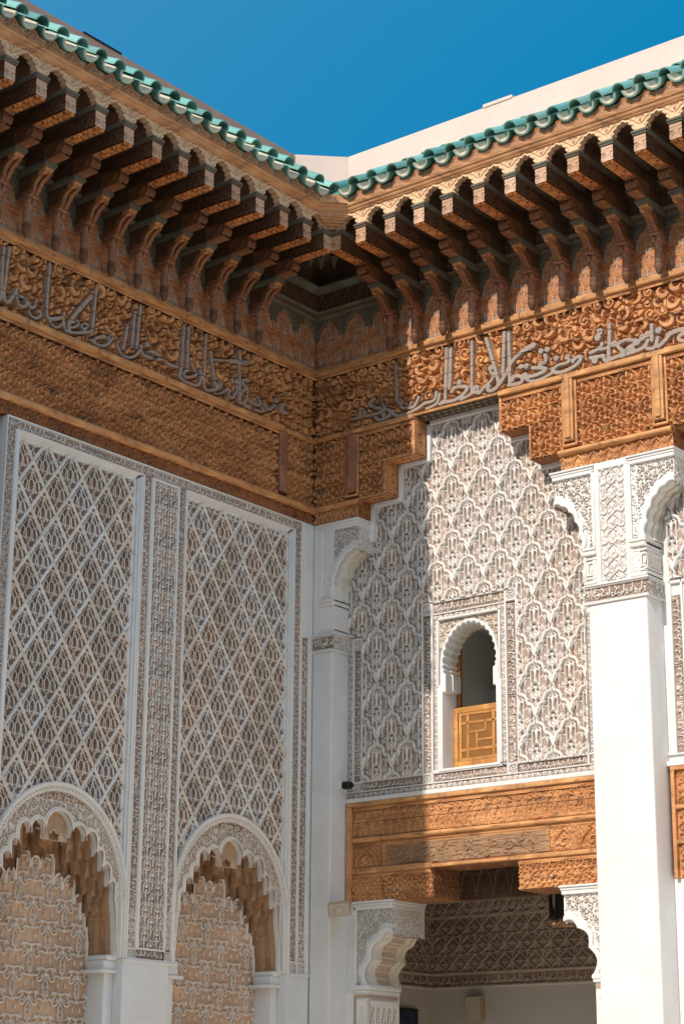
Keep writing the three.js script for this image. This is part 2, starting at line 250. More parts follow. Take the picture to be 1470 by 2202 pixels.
{
  const fr = [];   // plain white fillets between the carved strips
  const F = (a, b, c, d, z = .006) => fr.push(bx(a, b, c, d, -.11, z, .004));
  F(-4.73, -.211, 8.237, 8.253); F(-4.73, -4.716, 3.17, 8.237); F(-4.6, -4.553, 3.17, 8.14); F(-2.81, -2.788, 3.17, 8.14); F(-2.677, -2.632, 3.28, 8.14); F(-2.281, -2.252, 3.28, 8.14); F(-2.15, -2.124, 3.17, 8.14); F(-.347, -.323, 3.17, 8.14); F(-.211, -.183, 3.17, 8.253);
  F(-4.553, -2.81, 8.125, 8.14); F(-2.632, -2.281, 8.115, 8.14); F(-2.124, -.347, 8.125, 8.14); F(-2.788, -2.15, 3.165, 3.185); F(-2.677, -2.252, 3.27, 3.29); F(-.323, -.002, 3.16, 3.185, .02); F(-2.85, -2.1, 3.14, 3.165, .02); F(-.183, -.065, 6.9, 6.93); F(-.065, -.002, 3.185, 8.253); F(-.183, -.065, 6.93, 8.253);
  F(-.323, -.065, 3.3, 3.312); F(-2.788, -2.677, 3.27, 3.28);
  part(LW, 'frame', fr, M.white);
}
{
  // written band along the top, rosettes where the strips meet
  const R = relief(-4.716, 8.14, 4.505, .097, (g) => {
    const ros = [-4.66, -2.73, -2.2, -.266]; for (let i = 0; i < 3; i++) { const a = ros[i] + .06, b = ros[i + 1] - .06; script(g, a + .02, b - .02, 8.166, .056, i * 4, .95, .13); pl(g, [[a, 8.19], [a + .03, 8.228], [b - .03, 8.228], [b, 8.19], [b - .03, 8.15], [a + .03, 8.15]], .007, .95, false, true); }
    for (const x of ros) rosette(g, x, 8.19, .04, .95, 6);
  }, stuccoPaint, { ppm: 400 });
  part(LW, 'inscription_band', carve(R, -4.716, -.211, 8.14, 8.237, .022, { res: .008 }), R.mat, 0, 0, -.02);
  // upright strips
  const strip = (xa, xb, ya, yb, kind, i) => {
    const w = xb - xa; const R = relief(0, 0, w, yb - ya, (g) => {
      if (kind === 'script') rot(g, 0, 0, 0, () => { for (let y = yb - ya - .02; y > .3;) { const L = rr(.4, .7); rot(g, w * .5, y - L / 2, Math.PI / 2, () => script(g, -L / 2, L / 2, -w * .2, w * .58, i++, .95, .13)); rosette(g, w / 2, y - L - .05, w * .36, .95, 6); y -= L + .1; } vines(g, 0, 0, w, .3, w * .7); });
      else { lace(g, 0, 0, w, yb - ya, w * .66); }
      rectf(g, 0, 0, .006, yb - ya, .95); rectf(g, w - .006, 0, w, yb - ya, .95);
    }, stuccoPaint, { ppm: 330 });
    part(LW, 'carved_strip', carve(R, 0, w, 0, yb - ya, .022, { res: .0085 }), R.mat, xa, ya, -.02);
  };
  strip(-4.716, -4.6, 3.17, 8.14, 'vine', 0); strip(-2.788, -2.677, 3.28, 8.14, 'script', 3); strip(-2.252, -2.15, 3.28, 8.14, 'script', 6); strip(-.323, -.211, 3.312, 8.14, 'vine', 0); strip(-.183, -.065, 3.312, 6.9, 'script', 1);
  // square tiles below the strips and the short inscription under the middle band
  const T = relief(0, 0, .12, .11, (g) => { starTile(g, .06, .055, .062, .95); rosette(g, .06, .055, .022, .95, 6); pl(g, [[.004, .004], [.116, .004], [.116, .106], [.004, .106]], .008, .95, false, true); }, stuccoPaint, { ppm: 500 });
  const tg = carve(T, 0, .12, 0, .11, .022, { res: .007 });
  for (const [x, y] of [[-.325, 3.188], [-.184, 3.188], [-2.79, 3.186], [-2.27, 3.186]]) { const m = part(LW, 'rosette_tile', tg, T.mat, x, y, -.018); m.scale.set(x === -2.27 ? 1 : .98, x < -2 ? .77 : 1, 1); }
  const I = relief(0, 0, .4, .085, (g) => script(g, .01, .39, .028, .05, 0, .95, .13), stuccoPaint, { ppm: 500 });
  part(LW, 'inscription_band', carve(I, 0, .4, 0, .085, .022, { res: .007 }), I.mat, -2.668, 3.186, -.018);
  // middle band of small stacked niches
  const B = relief(0, 0, .351, .46, (g) => {
    for (const [cx, cy] of [[.09, .12], [.261, .12], [.09, .35], [.261, .35], [.0, .235], [.1755, .235], [.351, .235], [0, .005], [.1755, .005], [.351, .005], [.1755, .465], [0, .465], [.351, .465]]) {
      ell(g, cx, cy + .06, .03, .05, 0, .3); pl(g, [[cx - .042, cy - .045], [cx - .042, cy + .03], [cx - .03, cy + .055], [cx - .018, cy + .06], [cx, cy + .085], [cx + .018, cy + .06], [cx + .03, cy + .055], [cx + .042, cy + .03], [cx + .042, cy - .045]], .0095, .95, false, true);
      leaf(g, cx, cy + .005, .05, .02, 1.57, .8, 0); leaf(g, cx, cy + .01, .035, .015, .6, .8, 0); leaf(g, cx, cy + .01, .035, .015, 2.54, .8, 0); leaf(g, cx, cy - .035, .03, .03, 1.57, .7, 0); pl(g, [[cx - .024, cy - .04], [cx, cy - .01], [cx + .024, cy - .04]], .008, .8);
      pl(g, [[cx + .085, cy - .055], [cx + .108, cy - .028], [cx + .085, cy], [cx + .062, cy - .028]], .008, .95, false, true); disc(g, cx + .085, cy - .028, .009, .8); pl(g, [[cx + .085, cy], [cx + .085, cy + .03]], .012, .7); leaf(g, cx + .085, cy + .02, .05, .022, 1.57, .7, 0);
    }
  }, stuccoPaint, { ppm: 420 });
  for (let y = 3.29; y < 8.11; y += .46) { const h = Math.min(.46, 8.115 - y); part(LW, 'niche_band', carve(B, 0, .351, 0, h, .024, { res: .008 }), B.mat, -2.632, y, -.022); }
}
// the lozenge net: one carved cell per lozenge
const CW = .34, CH = .485;
const NET = relief(0, 0, CW, CH, (g) => {
  rectf(g, 0, 0, CW, CH, .06);
  const C = [[0, 0], [CW, 0], [0, CH], [CW, CH], [CW / 2, CH / 2]];
  for (const [cx, cy] of C) rot(g, cx, cy, 0, () => {
    for (const s of [-1, 1]) for (let i = 0; i < 9; i++) pl(g, [[s * (.068 + .004 * (i % 2)), -.05 + i * .011], [s * .1, -.05 + i * .011]], .005, .24); for (let i = 0; i < 9; i++) pl(g, [[-.022, -.05 + i * .011], [.022, -.05 + i * .011]], .005, .24);
    curve(g, [[-.115, -.045], [-.12, .01], [-.088, .045], [-.075, .07], [-.045, .095], [-.038, .125], [-.012, .15], [0, .185], [.012, .15], [.038, .125], [.045, .095], [.075, .07], [.088, .045], [.12, .01], [.115, -.045]], .011, .55);
    for (const s of [-1, 1]) { pl(g, [[s * .03, -.085], [s * .034, .01]], .012, .65); curve(g, [[s * .034, 0], [s * .034, .045], [0, .06]], .012, .65); pl(g, [[s * .075, -.08], [s * .06, -.06], [s * .05, .03]], .01, .55); curve(g, [[s * .046, .0], [s * .06, .06], [s * .098, .04], [s * .11, -.03]], .011, .55); pl(g, [[0, -.115], [s * .026, -.16]], .011, .5); disc(g, s * .014, .165, .011, .6); }
    pl(g, [[-.105, -.06], [.105, -.06]], .012, .65); ring(g, 0, .078, .015, .009, .65); leaf(g, 0, .09, .05, .018, 1.57, .6, 0); ring(g, 0, -.095, .013, .008, .6);
    for (const s of [-1, 1]) for (const t of [-1, 1]) { const p = [], q = []; for (let i = 0; i <= 14; i++) { const k = i / 14, o = .007 * Math.sin(k * Math.PI * 5) - .002; p.push([s * (CW / 2 * (1 - k) - o * .6), t * CH / 2 * k - t * o * .4]); q.push(p[i]); } pl(g, p, .031, .85); pl(g, q, .02, 1); }
  });
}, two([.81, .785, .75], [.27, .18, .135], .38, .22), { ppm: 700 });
const tints = [[1, 1, 1], [.93, .9, .86], [1, .93, .86], [.97, .98, 1], [.9, .84, .77], [.84, .79, .75], [1, .9, .82]].map((c) => { const m = NET.mat.clone(); m.color.setRGB(...c); return m; });
// rhombus patch of a periodic relief; keep() cuts it where frames cover it
function rhombus(R, w, h, cx, cy, depth, n, keep) {
  const P = [], U = [], I = [], id = [];
  for (let j = 0; j <= n; j++) for (let i = 0; i <= n; i++) { const a = i / n, b = j / n, x = (a - b) * w / 2, y = (a + b - 1) * h / 2; P.push(x, y, depth * R.height(cx + x, cy + y, true)); U.push((cx + x) / w, (cy + y) / h); }
  for (let j = 0; j < n; j++) for (let i = 0; i < n; i++) { const a = (i + .5) / n, b = (j + .5) / n; if (keep && !keep((a - b) * w / 2, (a + b - 1) * h / 2)) continue; const k = j * (n + 1) + i; I.push(k, k + 1, k + n + 2, k, k + n + 2, k + n + 1); }
  const g = new THREE.BufferGeometry(); g.setAttribute('position', new THREE.Float32BufferAttribute(P, 3)); g.setAttribute('uv', new THREE.Float32BufferAttribute(U, 2)); g.setIndex(I); g.computeVertexNormals(); return g;
}
function net(parent, R, mats, w, h, ox, oy, x0, x1, y0, y1, z, depth, n, out) {
  const full = rhombus(R, w, h, 0, 0, depth, n); let k = 0;
  for (let j = Math.floor((y0 - oy) / (h / 2)) - 1; j <= (y1 - oy) / (h / 2) + 1; j++) for (let i = Math.floor((x0 - ox) / w) - 1; i <= (x1 - ox) / w + 1; i++) {
    const cx = ox + (i + (j & 1 ? .5 : 0)) * w, cy = oy + j * h / 2, inside = (x, y) => x > x0 && x < x1 && y > y0 && y < y1 && !(out && out(x, y));
    let a = 0, b = 0; for (let p = 0; p <= 6; p++) for (let q = 0; q <= 6; q++) { b++; if (inside(cx + (p - q) / 12 * w, cy + (p + q - 6) / 12 * h)) a++; }
    if (!a) continue;
    const geo = a === b ? full : rhombus(R, w, h, 0, 0, depth, n, (x, y) => inside(cx + x, cy + y));
    if (geo.index.count < 30) continue;
    const o = part(parent, 'carved_lozenge', geo, mats[Math.floor(rnd() * mats.length)], cx + rr(-.002, .002), cy + rr(-.002, .002), z); o.scale.z = rr(.95, 1.05); k++;
  }
}
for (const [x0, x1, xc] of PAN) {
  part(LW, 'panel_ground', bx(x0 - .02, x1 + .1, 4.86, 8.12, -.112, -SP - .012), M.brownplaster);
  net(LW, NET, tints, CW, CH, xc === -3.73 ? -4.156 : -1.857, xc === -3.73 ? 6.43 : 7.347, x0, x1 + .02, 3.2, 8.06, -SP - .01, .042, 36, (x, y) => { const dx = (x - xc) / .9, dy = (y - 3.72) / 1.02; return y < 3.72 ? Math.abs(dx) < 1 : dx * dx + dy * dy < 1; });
  // stepped frame to the right and above
  part(LW, 'panel_frame', [run([[-.1, 8.05], [-SP - .005, 8.05], [-SP + .012, 8.072], [-SP + .012, 8.085], [-.02, 8.105], [.004, 8.125], [-.1, 8.125]], x0, x1 + .02), bx(x1, x1 + .04, 3.17, 8.07, -.11, -SP + .012, .005), bx(x1 + .04, x1 + .065, 3.17, 8.09, -.11, -.022, .005), bx(x1 + .065, x1 + .095, 3.17, 8.11, -.11, .0, .005)], M.white);
}
// ---- the two blind arches with stalactite vaults
const HP = [[.17, 4.26], [.36, 4.25], [.505, 4.12], [.60, 3.985], [.70, 3.845], [.775, 3.712], [.80, 3.6], [.815, 3.45], [.83, 3.19]];   // corners of the lobed outline, right half
const BP = [[.06, 4.0], [.25, 3.86], [.37, 3.82], [.53, 3.70], [.63, 3.55], [.70, 3.45], [.735, 3.40], [.75, 3.33], [.755, 3.1]];
function lobes(xc, pts, top, scallop, n = 8) {   // closed hole outline: every step of the outline is a small arch
  const half = [], L0 = pts[0], yc = top - L0[0] * 1.02; for (let i = 0; i <= 10; i++) { const a = Math.PI / 2 * i / 10; half.push([L0[0] * Math.sin(a), yc + (top - yc) * Math.cos(a)]); }
  half.push(L0);
  for (let k = 0; k < pts.length - 1; k++) { const [ax, ay] = pts[k], [bx_, by] = pts[k + 1], w = bx_ - ax; if (w > .028 && k < pts.length - 2) { const r = w / 2, up = scallop * w; for (let i = 0; i <= n; i++) { const a = Math.PI * (1 - i / n); half.push([ax + r + r * Math.cos(a) * .999, ay + up + r * 1.15 * Math.sin(a)]); } } half.push([bx_, by]); }
  return [...half.map(([x, y]) => [xc + x, y]), ...half.reverse().map(([x, y]) => [xc - x, y])];
}
const openArch = (loop) => { const k = loop.length / 2; return [...loop.slice(0, k).reverse(), ...loop.slice(k).reverse()]; };   // right foot, over the top, left foot
const offset = (p, d) => p.map((q, i) => { const a = p[Math.max(0, i - 1)], b = p[Math.min(p.length - 1, i + 1)], dx = b[0] - a[0], dy = b[1] - a[1], l = Math.hypot(dx, dy) || 1; return [q[0] + dy / l * d, q[1] - dx / l * d]; });   // away from the opening
const dense = (p, s = .012) => { const o = [p[0]]; for (let i = 1; i < p.length; i++) { const [a, b] = [p[i - 1], p[i]], n = Math.ceil(Math.hypot(b[0] - a[0], b[1] - a[1]) / s); for (let k = 1; k <= n; k++) o.push([mix(a[0], b[0], k / n), mix(a[1], b[1], k / n)]); } return o; };
const around = (loop, d0, d1) => { const p = dense(openArch(loop).filter((q, i, a) => !i || Math.hypot(q[0] - a[i - 1][0], q[1] - a[i - 1][1]) > 1e-4)); return [...offset(p, d1), ...offset(p, d0).reverse()]; };
const uRing = (outer, inner) => [...openArch(outer), ...openArch(inner).reverse()];
const backMotif = (g, cx, cy) => rot(g, cx, cy, 0, () => {
  g.scale(.74, 1);
  for (let i = 0; i < 16; i++) { const a = i * Math.PI / 8; pl(g, [[.05 * Math.cos(a), -.02 + .05 * Math.sin(a)], [.24 * Math.cos(a), -.02 + .17 * Math.sin(a)]], .006, .3); }
  for (const s of [-1, 1]) {
    curve(g, [[0, .085], [s * .035, .05], [s * .042, 0], [s * .03, -.05], [s * .048, -.075], [0, -.078]], .015, 1); ring(g, s * .02, .005, .013, .009, 1); pl(g, [[s * .014, -.07], [s * .016, -.03]], .012, .9);
    curve(g, [[0, .14], [s * .06, .075], [s * .11, .055], [s * .15, .07], [s * .145, .1], [s * .115, .095]], .02, 1);
    curve(g, [[s * .02, -.125], [s * .08, -.1], [s * .11, -.115], [s * .16, -.1], [s * .175, -.06], [s * .14, -.045], [s * .115, -.065]], .02, 1); for (let i = 0; i < 4; i++) disc(g, s * (.05 + .035 * i), -.107 + .006 * (i % 2), .006, .4);
    curve(g, [[s * .015, .165], [s * .07, .187], [s * .12, .17], [s * .15, .187]], .02, 1); disc(g, s * .065, .182, .007, .4); disc(g, s * .12, .176, .007, .4); leaf(g, s * .22, 0, .06, .02, 1.57, .9, 0); leaf(g, s * .2, -.13, .06, .02, s > 0 ? .8 : 2.3, .9, 0);
  }
  leaf(g, 0, .09, .07, .024, 1.57, 1, 0); leaf(g, 0, -.13, .045, .034, 1.57, 1, 0); disc(g, 0, .165, .016, 1);
});
for (const [px0, px1, xc] of PAN) {
  const hole = lobes(xc, HP, 4.5, .12), inner = hole;
  // ring of carving between the lobed edge and the round archivolt
  const R0 = { w: 1.8, h: 1.62, x0: xc - .9, y0: 3.17 };
  const inHole = (x, y) => { let c = false; for (let i = 0, j = hole.length - 1; i < hole.length; j = i++) { const [xi, yi] = hole[i], [xj, yj] = hole[j]; if ((yi > y) !== (yj > y) && x < (xj - xi) * (y - yi) / (yj - yi) + xi) c = !c; } return c; };
  const inArch = (x, y) => { const dx = (x - xc) / .93, dy = (y - 3.72) / 1.05; return y < 3.72 ? Math.abs(dx) < .93 : dx * dx + dy * dy < .93; };
  const rim = [...openArch(hole)], SPN = relief(R0.x0, R0.y0, R0.w, R0.h, (g) => { lace(g, R0.x0, R0.y0, R0.x0 + R0.w, R0.y0 + R0.h, .12, .85); pl(g, rim, .10, 0); pl(g, rim, .088, .75); pl(g, rim, .05, .5); pl(g, rim, .044, 1); }, warmPaint, { ppm: 420 });
  part(LW, 'arch_spandrel', carve(SPN, R0.x0, R0.x0 + R0.w, R0.y0, R0.y0 + R0.h, .034, { res: .008, keep: (x, y) => y > 3.195 && inArch(x, y) && !inHole(x, y) }), SPN.mat, 0, 0, -.066);
  // archivolt: beaded rounded ring
  const arcPts = (rx, ry) => { const p = [[xc + rx, 3.19]]; for (let i = 0; i <= 40; i++) { const a = Math.PI * i / 40; p.push([xc + rx * Math.cos(a), 3.72 + ry * Math.sin(a)]); } p.push([xc - rx, 3.19]); return p; };
  const band = (r0, r1, z0, z1, b) => slab([...arcPts(r1[0], r1[1]), ...arcPts(r0[0], r0[1]).reverse()], z0, z1, [], b);
  const bd = []; for (let i = 1; i < 64; i++) { const a = Math.PI * i / 64, s = new THREE.SphereGeometry(.011, 6, 4); s.translate(xc + .878 * Math.cos(a), 3.72 + .995 * Math.sin(a), -.012); bd.push(s); }
  const av = part(LW, 'archivolt', [band([.862, .975], [.893, 1.012], -.11, -.018, 0), band([.893, 1.012], [.935, 1.055], -.11, .0, .012), band([.852, .963], [.862, .975], -.11, -.028, 0)], M.carved); part(av, 'bead', bd, M.carved).userData.kind = 'stuff';
  // lobed white edge
  const uPlate = (o) => [[xc + .88, 3.19], [xc + .88, 3.9], [xc + .6, 4.6], [xc - .6, 4.6], [xc - .88, 3.9], [xc - .88, 3.19], ...openArch(o).reverse()];
  part(LW, 'lobed_edge', slab(uPlate(hole), -.115, -.062), M.carved);
  // tiers of the vault, each set deeper and lower than the one before it
  const N = 4; for (let j = 0; j < N; j++) {
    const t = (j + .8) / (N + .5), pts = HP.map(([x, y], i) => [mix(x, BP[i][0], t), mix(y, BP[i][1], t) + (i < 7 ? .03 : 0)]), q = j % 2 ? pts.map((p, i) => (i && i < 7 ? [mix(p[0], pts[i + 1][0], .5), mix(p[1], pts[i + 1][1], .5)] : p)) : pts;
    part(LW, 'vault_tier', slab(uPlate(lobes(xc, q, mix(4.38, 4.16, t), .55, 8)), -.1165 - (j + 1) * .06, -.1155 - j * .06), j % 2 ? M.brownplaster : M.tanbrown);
  }
  const sh = []; for (let i = 0; i <= 12; i++) { const a = Math.PI * (i + .5) / 13, b = new THREE.CapsuleGeometry(.009, .2, 2, 6); b.rotateZ(a - Math.PI / 2); b.translate(xc + .13 * Math.cos(a), 4.29 + .13 * Math.sin(a), -.12); sh.push(b); }
  part(LW, 'fluted_shell', [...sh, slab([[xc - .17, 4.22], [xc + .17, 4.22], ...Array.from({ length: 13 }, (_, i) => [xc + .17 * Math.cos(Math.PI * i / 12), 4.32 + .19 * Math.sin(Math.PI * i / 12)])], -.125, -.116, [Array.from({ length: 14 }, (_, i) => i < 12 ? [xc + .062 * Math.cos(Math.PI * (1 - i / 11)), 4.27 + .075 * Math.sin(Math.PI * i / 11)] : [xc + (i === 12 ? .062 : -.062), 4.225])]), (() => { const g = new THREE.TorusGeometry(.066, .008, 6, 16, Math.PI); g.translate(xc, 4.27, -.112); return g; })()], M.tan);
  // back panel with stepped top
  const bo = lobes(xc, BP, 4.1, .25), inB = (x, y) => { let c = false; for (let i = 0, j = bo.length - 1; i < bo.length; j = i++) { const [xi, yi] = bo[i], [xj, yj] = bo[j]; if ((yi > y) !== (yj > y) && x < (xj - xi) * (y - yi) / (yj - yi) + xi) c = !c; } return c; };
  const BACK = relief(xc - .77, 2.1, 1.54, 2.04, (g) => { rectf(g, xc - .8, 2.1, xc + .8, 4.2, .12); for (let r = 0; r < 10; r++) for (let i = -3; i < 4; i++) backMotif(g, xc + (i + (r % 2) / 2) * .42, 2.2 + r * .222); const e = openArch(bo); pl(g, e, .062, .12); pl(g, e, .046, 1); }, two([.74, .66, .58], [.55, .37, .25], .55, .2), { ppm: 420 });
  part(LW, 'carved_back_panel', carve(BACK, xc - .76, xc + .76, 2.1, 4.13, .034, { res: .0085, keep: (x, y) => y < 3.2 || inB(x, y) }), BACK.mat, 0, 0, -.374);
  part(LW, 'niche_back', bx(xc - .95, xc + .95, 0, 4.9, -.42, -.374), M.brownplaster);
  for (const s of [-1, 1]) { part(LW, 'niche_jamb', bx(Math.min(xc + s * .757, xc + s * .9), Math.max(xc + s * .757, xc + s * .9), 0, 3.03, -.374, -.12, .006), M.white); part(LW, 'jamb_cornice', [bx(xc + s * .8 - .14, xc + s * .8 + .14, 3.03, 3.06, -.36, -.06, .008), bx(xc + s * .84 - .12, xc + s * .84 + .12, 3.06, 3.15, -.34, -.09, .01), bx(xc + s * .82 - .08, xc + s * .82 + .08, 3.15, 3.2, -.34, -.07, .012)], M.white); }
}

// ---------------------------------------------------------------- carved cedar friezes of both walls
// pen strokes of the large inscriptions, in cm on the wall: [width, x, y, x, y ...]
const INK_L = [[5,-492,995,-493,970,-492,940],[5,-485,998,-487,972,-489,940,-482,939,-476,949,-472,958],[4,-472,954,-471,943,-464,941,-457,945,-460,952,-468,952],[4,-457,951,-454,943,-446,947,-445,956],[4,-455,939,-450,934,-440,937,-437,945,-443,944],[5,-430,1000,-431,973,-431,944,-428,940,-416,945,-407,949,-407,954],[4,-426,938,-421,934,-412,936,-408,943],[4,-407,951,-407,938,-401,935,-388,938,-369,946],[6,-370,985,-383,969,-397,950,-401,942,-398,937],[4,-396,947,-389,952,-385,951,-389,944,-396,942],[4,-382,949,-375,954,-372,950,-380,944,-382,949],[5,-363,998,-365,972,-367,944],[4,-368,937,-359,934,-346,937,-336,948,-338,952,-344,948,-341,943],[4,-363,938,-354,948,-347,947],[5,-316,970,-318,953,-320,943],[5,-305,989,-307,968,-308,949],[5,-297,999,-299,974,-301,950],[4,-330,945,-326,936,-314,934,-303,939,-296,947,-294,957,-293,943,-276,946],[6,-286,959,-283,959],[4,-284,950,-273,956,-265,952],[4,-268,947,-257,952,-253,946,-237,948],[5,-229,997,-230,971,-231,945,-235,937,-223,934,-206,935,-200,940,-198,951],[5,-221,999,-222,972,-222,951],[4,-216,959,-210,953,-206,948,-213,944,-224,940,-228,943,-225,947,-219,950],[5,-201,954,-200,954],[5,-193,999,-194,966,-195,936,-188,935,-176,940,-167,945,-167,952,-171,950,-170,947],[5,-184,982,-181,964,-177,945,-171,945],[3,-179,975,-152,982],[6,-152,982,-121,989],[5,-136,999,-136,968,-135,936],[5,-120,968,-129,967,-132,961,-122,958,-130,953,-133,947],[4,-122,958,-122,946,-129,937,-136,936],[4,-121,945,-112,944,-102,942,-99,949,-104,952],[4,-160,942,-157,948,-152,946,-155,940,-148,937,-144,944,-139,950,-140,955],[3,-177,936,-171,935,-162,942],[6,-148,959,-148,959],[6,-141,960,-140,960],[4,-93,951,-90,945,-84,943,-77,948,-79,951,-70,951,-63,950],[6,-72,958,-71,958],[5,-55,958,-63,956,-64,952,-57,952,-67,946,-52,949],[6,-125,936,-124,936],[6,-120,936,-119,936],[4,-109,936,-100,936,-92,939,-97,942]];
const INK_R = [[4,53,945,60,943,67,945,78,943,97,943,104,946,100,953],[5,67,945,66,952,71,954,73,948],[5,88,962,80,959,82,953,97,948],[5,107,944,112,942,110,936,100,933,91,935,89,939],[6,101,939,101,939],[4,118,996,120,975,120,952],[5,114,941,114,937,120,933,136,933,152,936,159,940],[4,122,949,125,953,128,949,124,944,131,940,137,941,141,945],[5,135,940,142,938,147,941,151,949],[5,159,940,171,939,176,944,175,950],[5,162,933,174,934,179,939,180,946],[5,180,934,189,935],[6,190,998,189,969,188,938],[6,196,998,195,973,194,950],[5,225,998,224,968,224,939],[6,244,997,249,980,255,959,260,940],[6,268,998,267,973,265,950],[6,274,998,274,967,274,937],[8,306,974,296,972],[6,296,972,285,968,276,961,271,951,262,940,252,933,243,936,247,940],[6,197,945,200,950,212,948,220,945,214,939,204,934,191,934,183,936],[5,209,933,220,935,227,938,234,934,240,940,251,946,254,952,249,956],[5,227,939,228,944,233,943,232,938],[7,207,954,207,954],[7,249,961,250,961],[6,273,935,282,934,292,935,290,942,278,945,278,940],[5,290,942,296,945,295,937,300,933,316,932,328,936],[6,299,939,304,938,322,941,319,945,304,948],[7,289,953,289,953],[7,296,952,296,952],[6,320,959,322,953,319,950,313,951],[7,315,965,316,965],[7,323,965,323,965],[6,329,941,330,936,341,934,354,936,364,941,366,947,357,947,355,943],[5,332,941,334,944,350,943,351,946],[7,334,952,335,952],[7,348,950,349,950],[6,377,948,384,949,391,952,391,955],[6,377,942,386,941,392,941],[5,388,949,395,948,400,949],[6,401,974,400,956,399,938],[6,393,940,393,933,402,935,414,936,425,944,438,945,431,949,421,952,411,951,410,946,415,941],[6,451,961,451,950,451,944],[6,446,945,444,939,436,937,424,936,414,935],[6,458,945,456,936,450,934,445,936],[6,471,944,464,937,458,935],[7,470,945,478,948,489,947],[6,488,942,481,941,483,935,488,934],[8,389,969,389,969],[8,406,951,407,951],[8,427,939,427,939],[8,459,953,460,952],[8,382,938,382,938],[8,440,950,441,950],[8,446,952,447,951],[8,386,963,386,963]];
const LF = thing('cedar_frieze', 'long carved cedar frieze with grey lettering in the shade above the lozenge panels', 'frieze', 'L');
const RF = thing('cedar_frieze', 'stepped carved cedar frieze with grey lettering above the lit window bay', 'frieze', 'R');
const big = (x0, x1, ink) => relief(x0, 9.31, x1 - x0, .72, (g) => {
  vines(g, x0, 9.31, x1, 10.03, .09, .36, .2);
  for (let y = 9.37, r = 0; y < 10.05; y += .125, r++) for (let x = x0 + (r % 2) * .07; x < x1; x += rr(.135, .17)) {
    const d = rnd() < .5 ? 1 : -1, q = rnd();
    if (q < .3) tendril(g, x, y, rr(.065, .085), rr(0, 6.3), d, .028, .9, .016);
    else if (q < .74) palmette(g, x, y + rr(-.03, .03), rr(.07, .1), rr(0, 6.3), d, .92, .019);
    else { const a = rr(0, 6.3); leaf(g, x, y, rr(.11, .15), .062, a, .92, .018); leaf(g, x, y, rr(.08, .12), .05, a + 1.7, .85, .018); disc(g, x - .02, y + .02, .036, 0); disc(g, x - .02, y + .02, .024, .86); }
  }
  const stroke = (s, fn) => { const p = []; for (let i = 1; i < s.length; i += 2) p.push([s[i] / 100, s[i + 1] / 100]); fn(p, s[0] / 100 * .88, p.length === 2 && Math.hypot(p[1][0] - p[0][0], p[1][1] - p[0][1]) < .02); };
  for (const s of ink) stroke(s, (p, w, dot) => (dot ? disc(g, ...p[0], w * .62 + .014, 0) : curve(g, p, w + .036, 0)));
  for (const s of ink) stroke(s, (p, w, dot) => (dot ? disc(g, ...p[0], w * .62, 1, true) : curve(g, p, w, 1, true)));
}, woodPaint(WOOD), { ppm: 340, rough: .65 });
const XL = -5.3, XR = 5.7;
const bigL = big(XL, 0, INK_L), bigR = big(0, XR, INK_R);
function planks(parent, R, x0, x1, ys, depth, z, cuts, res = .008, name = 'carved_plank') {
  for (let i = 0; i + 1 < ys.length; i++) { const xs = [x0, ...(cuts[i % cuts.length] || []).filter((c) => c > x0 + .1 && c < x1 - .1), x1]; for (let k = 0; k + 1 < xs.length; k++) part(parent, name, carve(R, xs[k] + .003, xs[k + 1] - .003, ys[i] + .003, ys[i + 1] - .003, depth, { res }), R.mat, 0, 0, z + rr(-.004, .004)); }
}
const DEN = relief(0, 0, .6, .045, (g) => { rectf(g, 0, 0, .6, .006, .8); rectf(g, 0, .039, .6, .045, .8); for (let i = 0; i < 24; i++) { g.fillStyle = lv(.95); g.save(); g.translate(.0125 + i * .025, .0225); g.rotate(.5); g.fillRect(-.007, -.014, .014, .028); g.restore(); } }, woodPaint(WOOD), { ppm: 700, rough: .65 });
const dentil = (parent, x0, x1, y, z, d = .02) => { for (let x = x0; x < x1 - .01; x += .6) part(parent, 'dentil_strip', carve(DEN, 0, Math.min(.6, x1 - x), 0, .045, d, { res: .0075 }), DEN.mat, x, y, z - d); };
// small-scale arabesque of the lower band, in staggered lobed medallions
const arab = (x0, x1, y0, y1, tone, s = .26) => relief(x0, y0, x1 - x0, y1 - y0, (g) => {
  lace(g, x0, y0, x1, y1, s * .34, .7);
  for (let y = y0 - s * .2, r = 0; y < y1 + s; y += s * .62, r++) for (let x = x0 + (r % 2 ? 0 : .5) * s; x < x1 + s; x += s) {
    for (const q of [-1, 1]) outlined(g, [[x, y + s * .62], [x + q * s * .1, y + s * .42], [x + q * s * .34, y + s * .36], [x + q * s * .42, y + s * .12], [x + q * s * .5, y]], s * .07, 1, s * .05);
    palmette(g, x - s * .15, y + s * .12, s * .15, .5, 1, 1, s * .045); palmette(g, x + s * .15, y + s * .12, s * .15, 2.64, -1, 1, s * .045); leaf(g, x, y + s * .14, s * .3, s * .14, 1.57, 1, s * .05); disc(g, x, y - s * .06, s * .14, 0); disc(g, x, y - s * .06, s * .085, 1); for (const q of [-1, 1]) leaf(g, x + q * s * .1, y + s * .42, s * .22, s * .1, q > 0 ? .5 : 2.64, .95, s * .045);
  }
}, woodPaint(tone), { ppm: 320, rough: .65 });
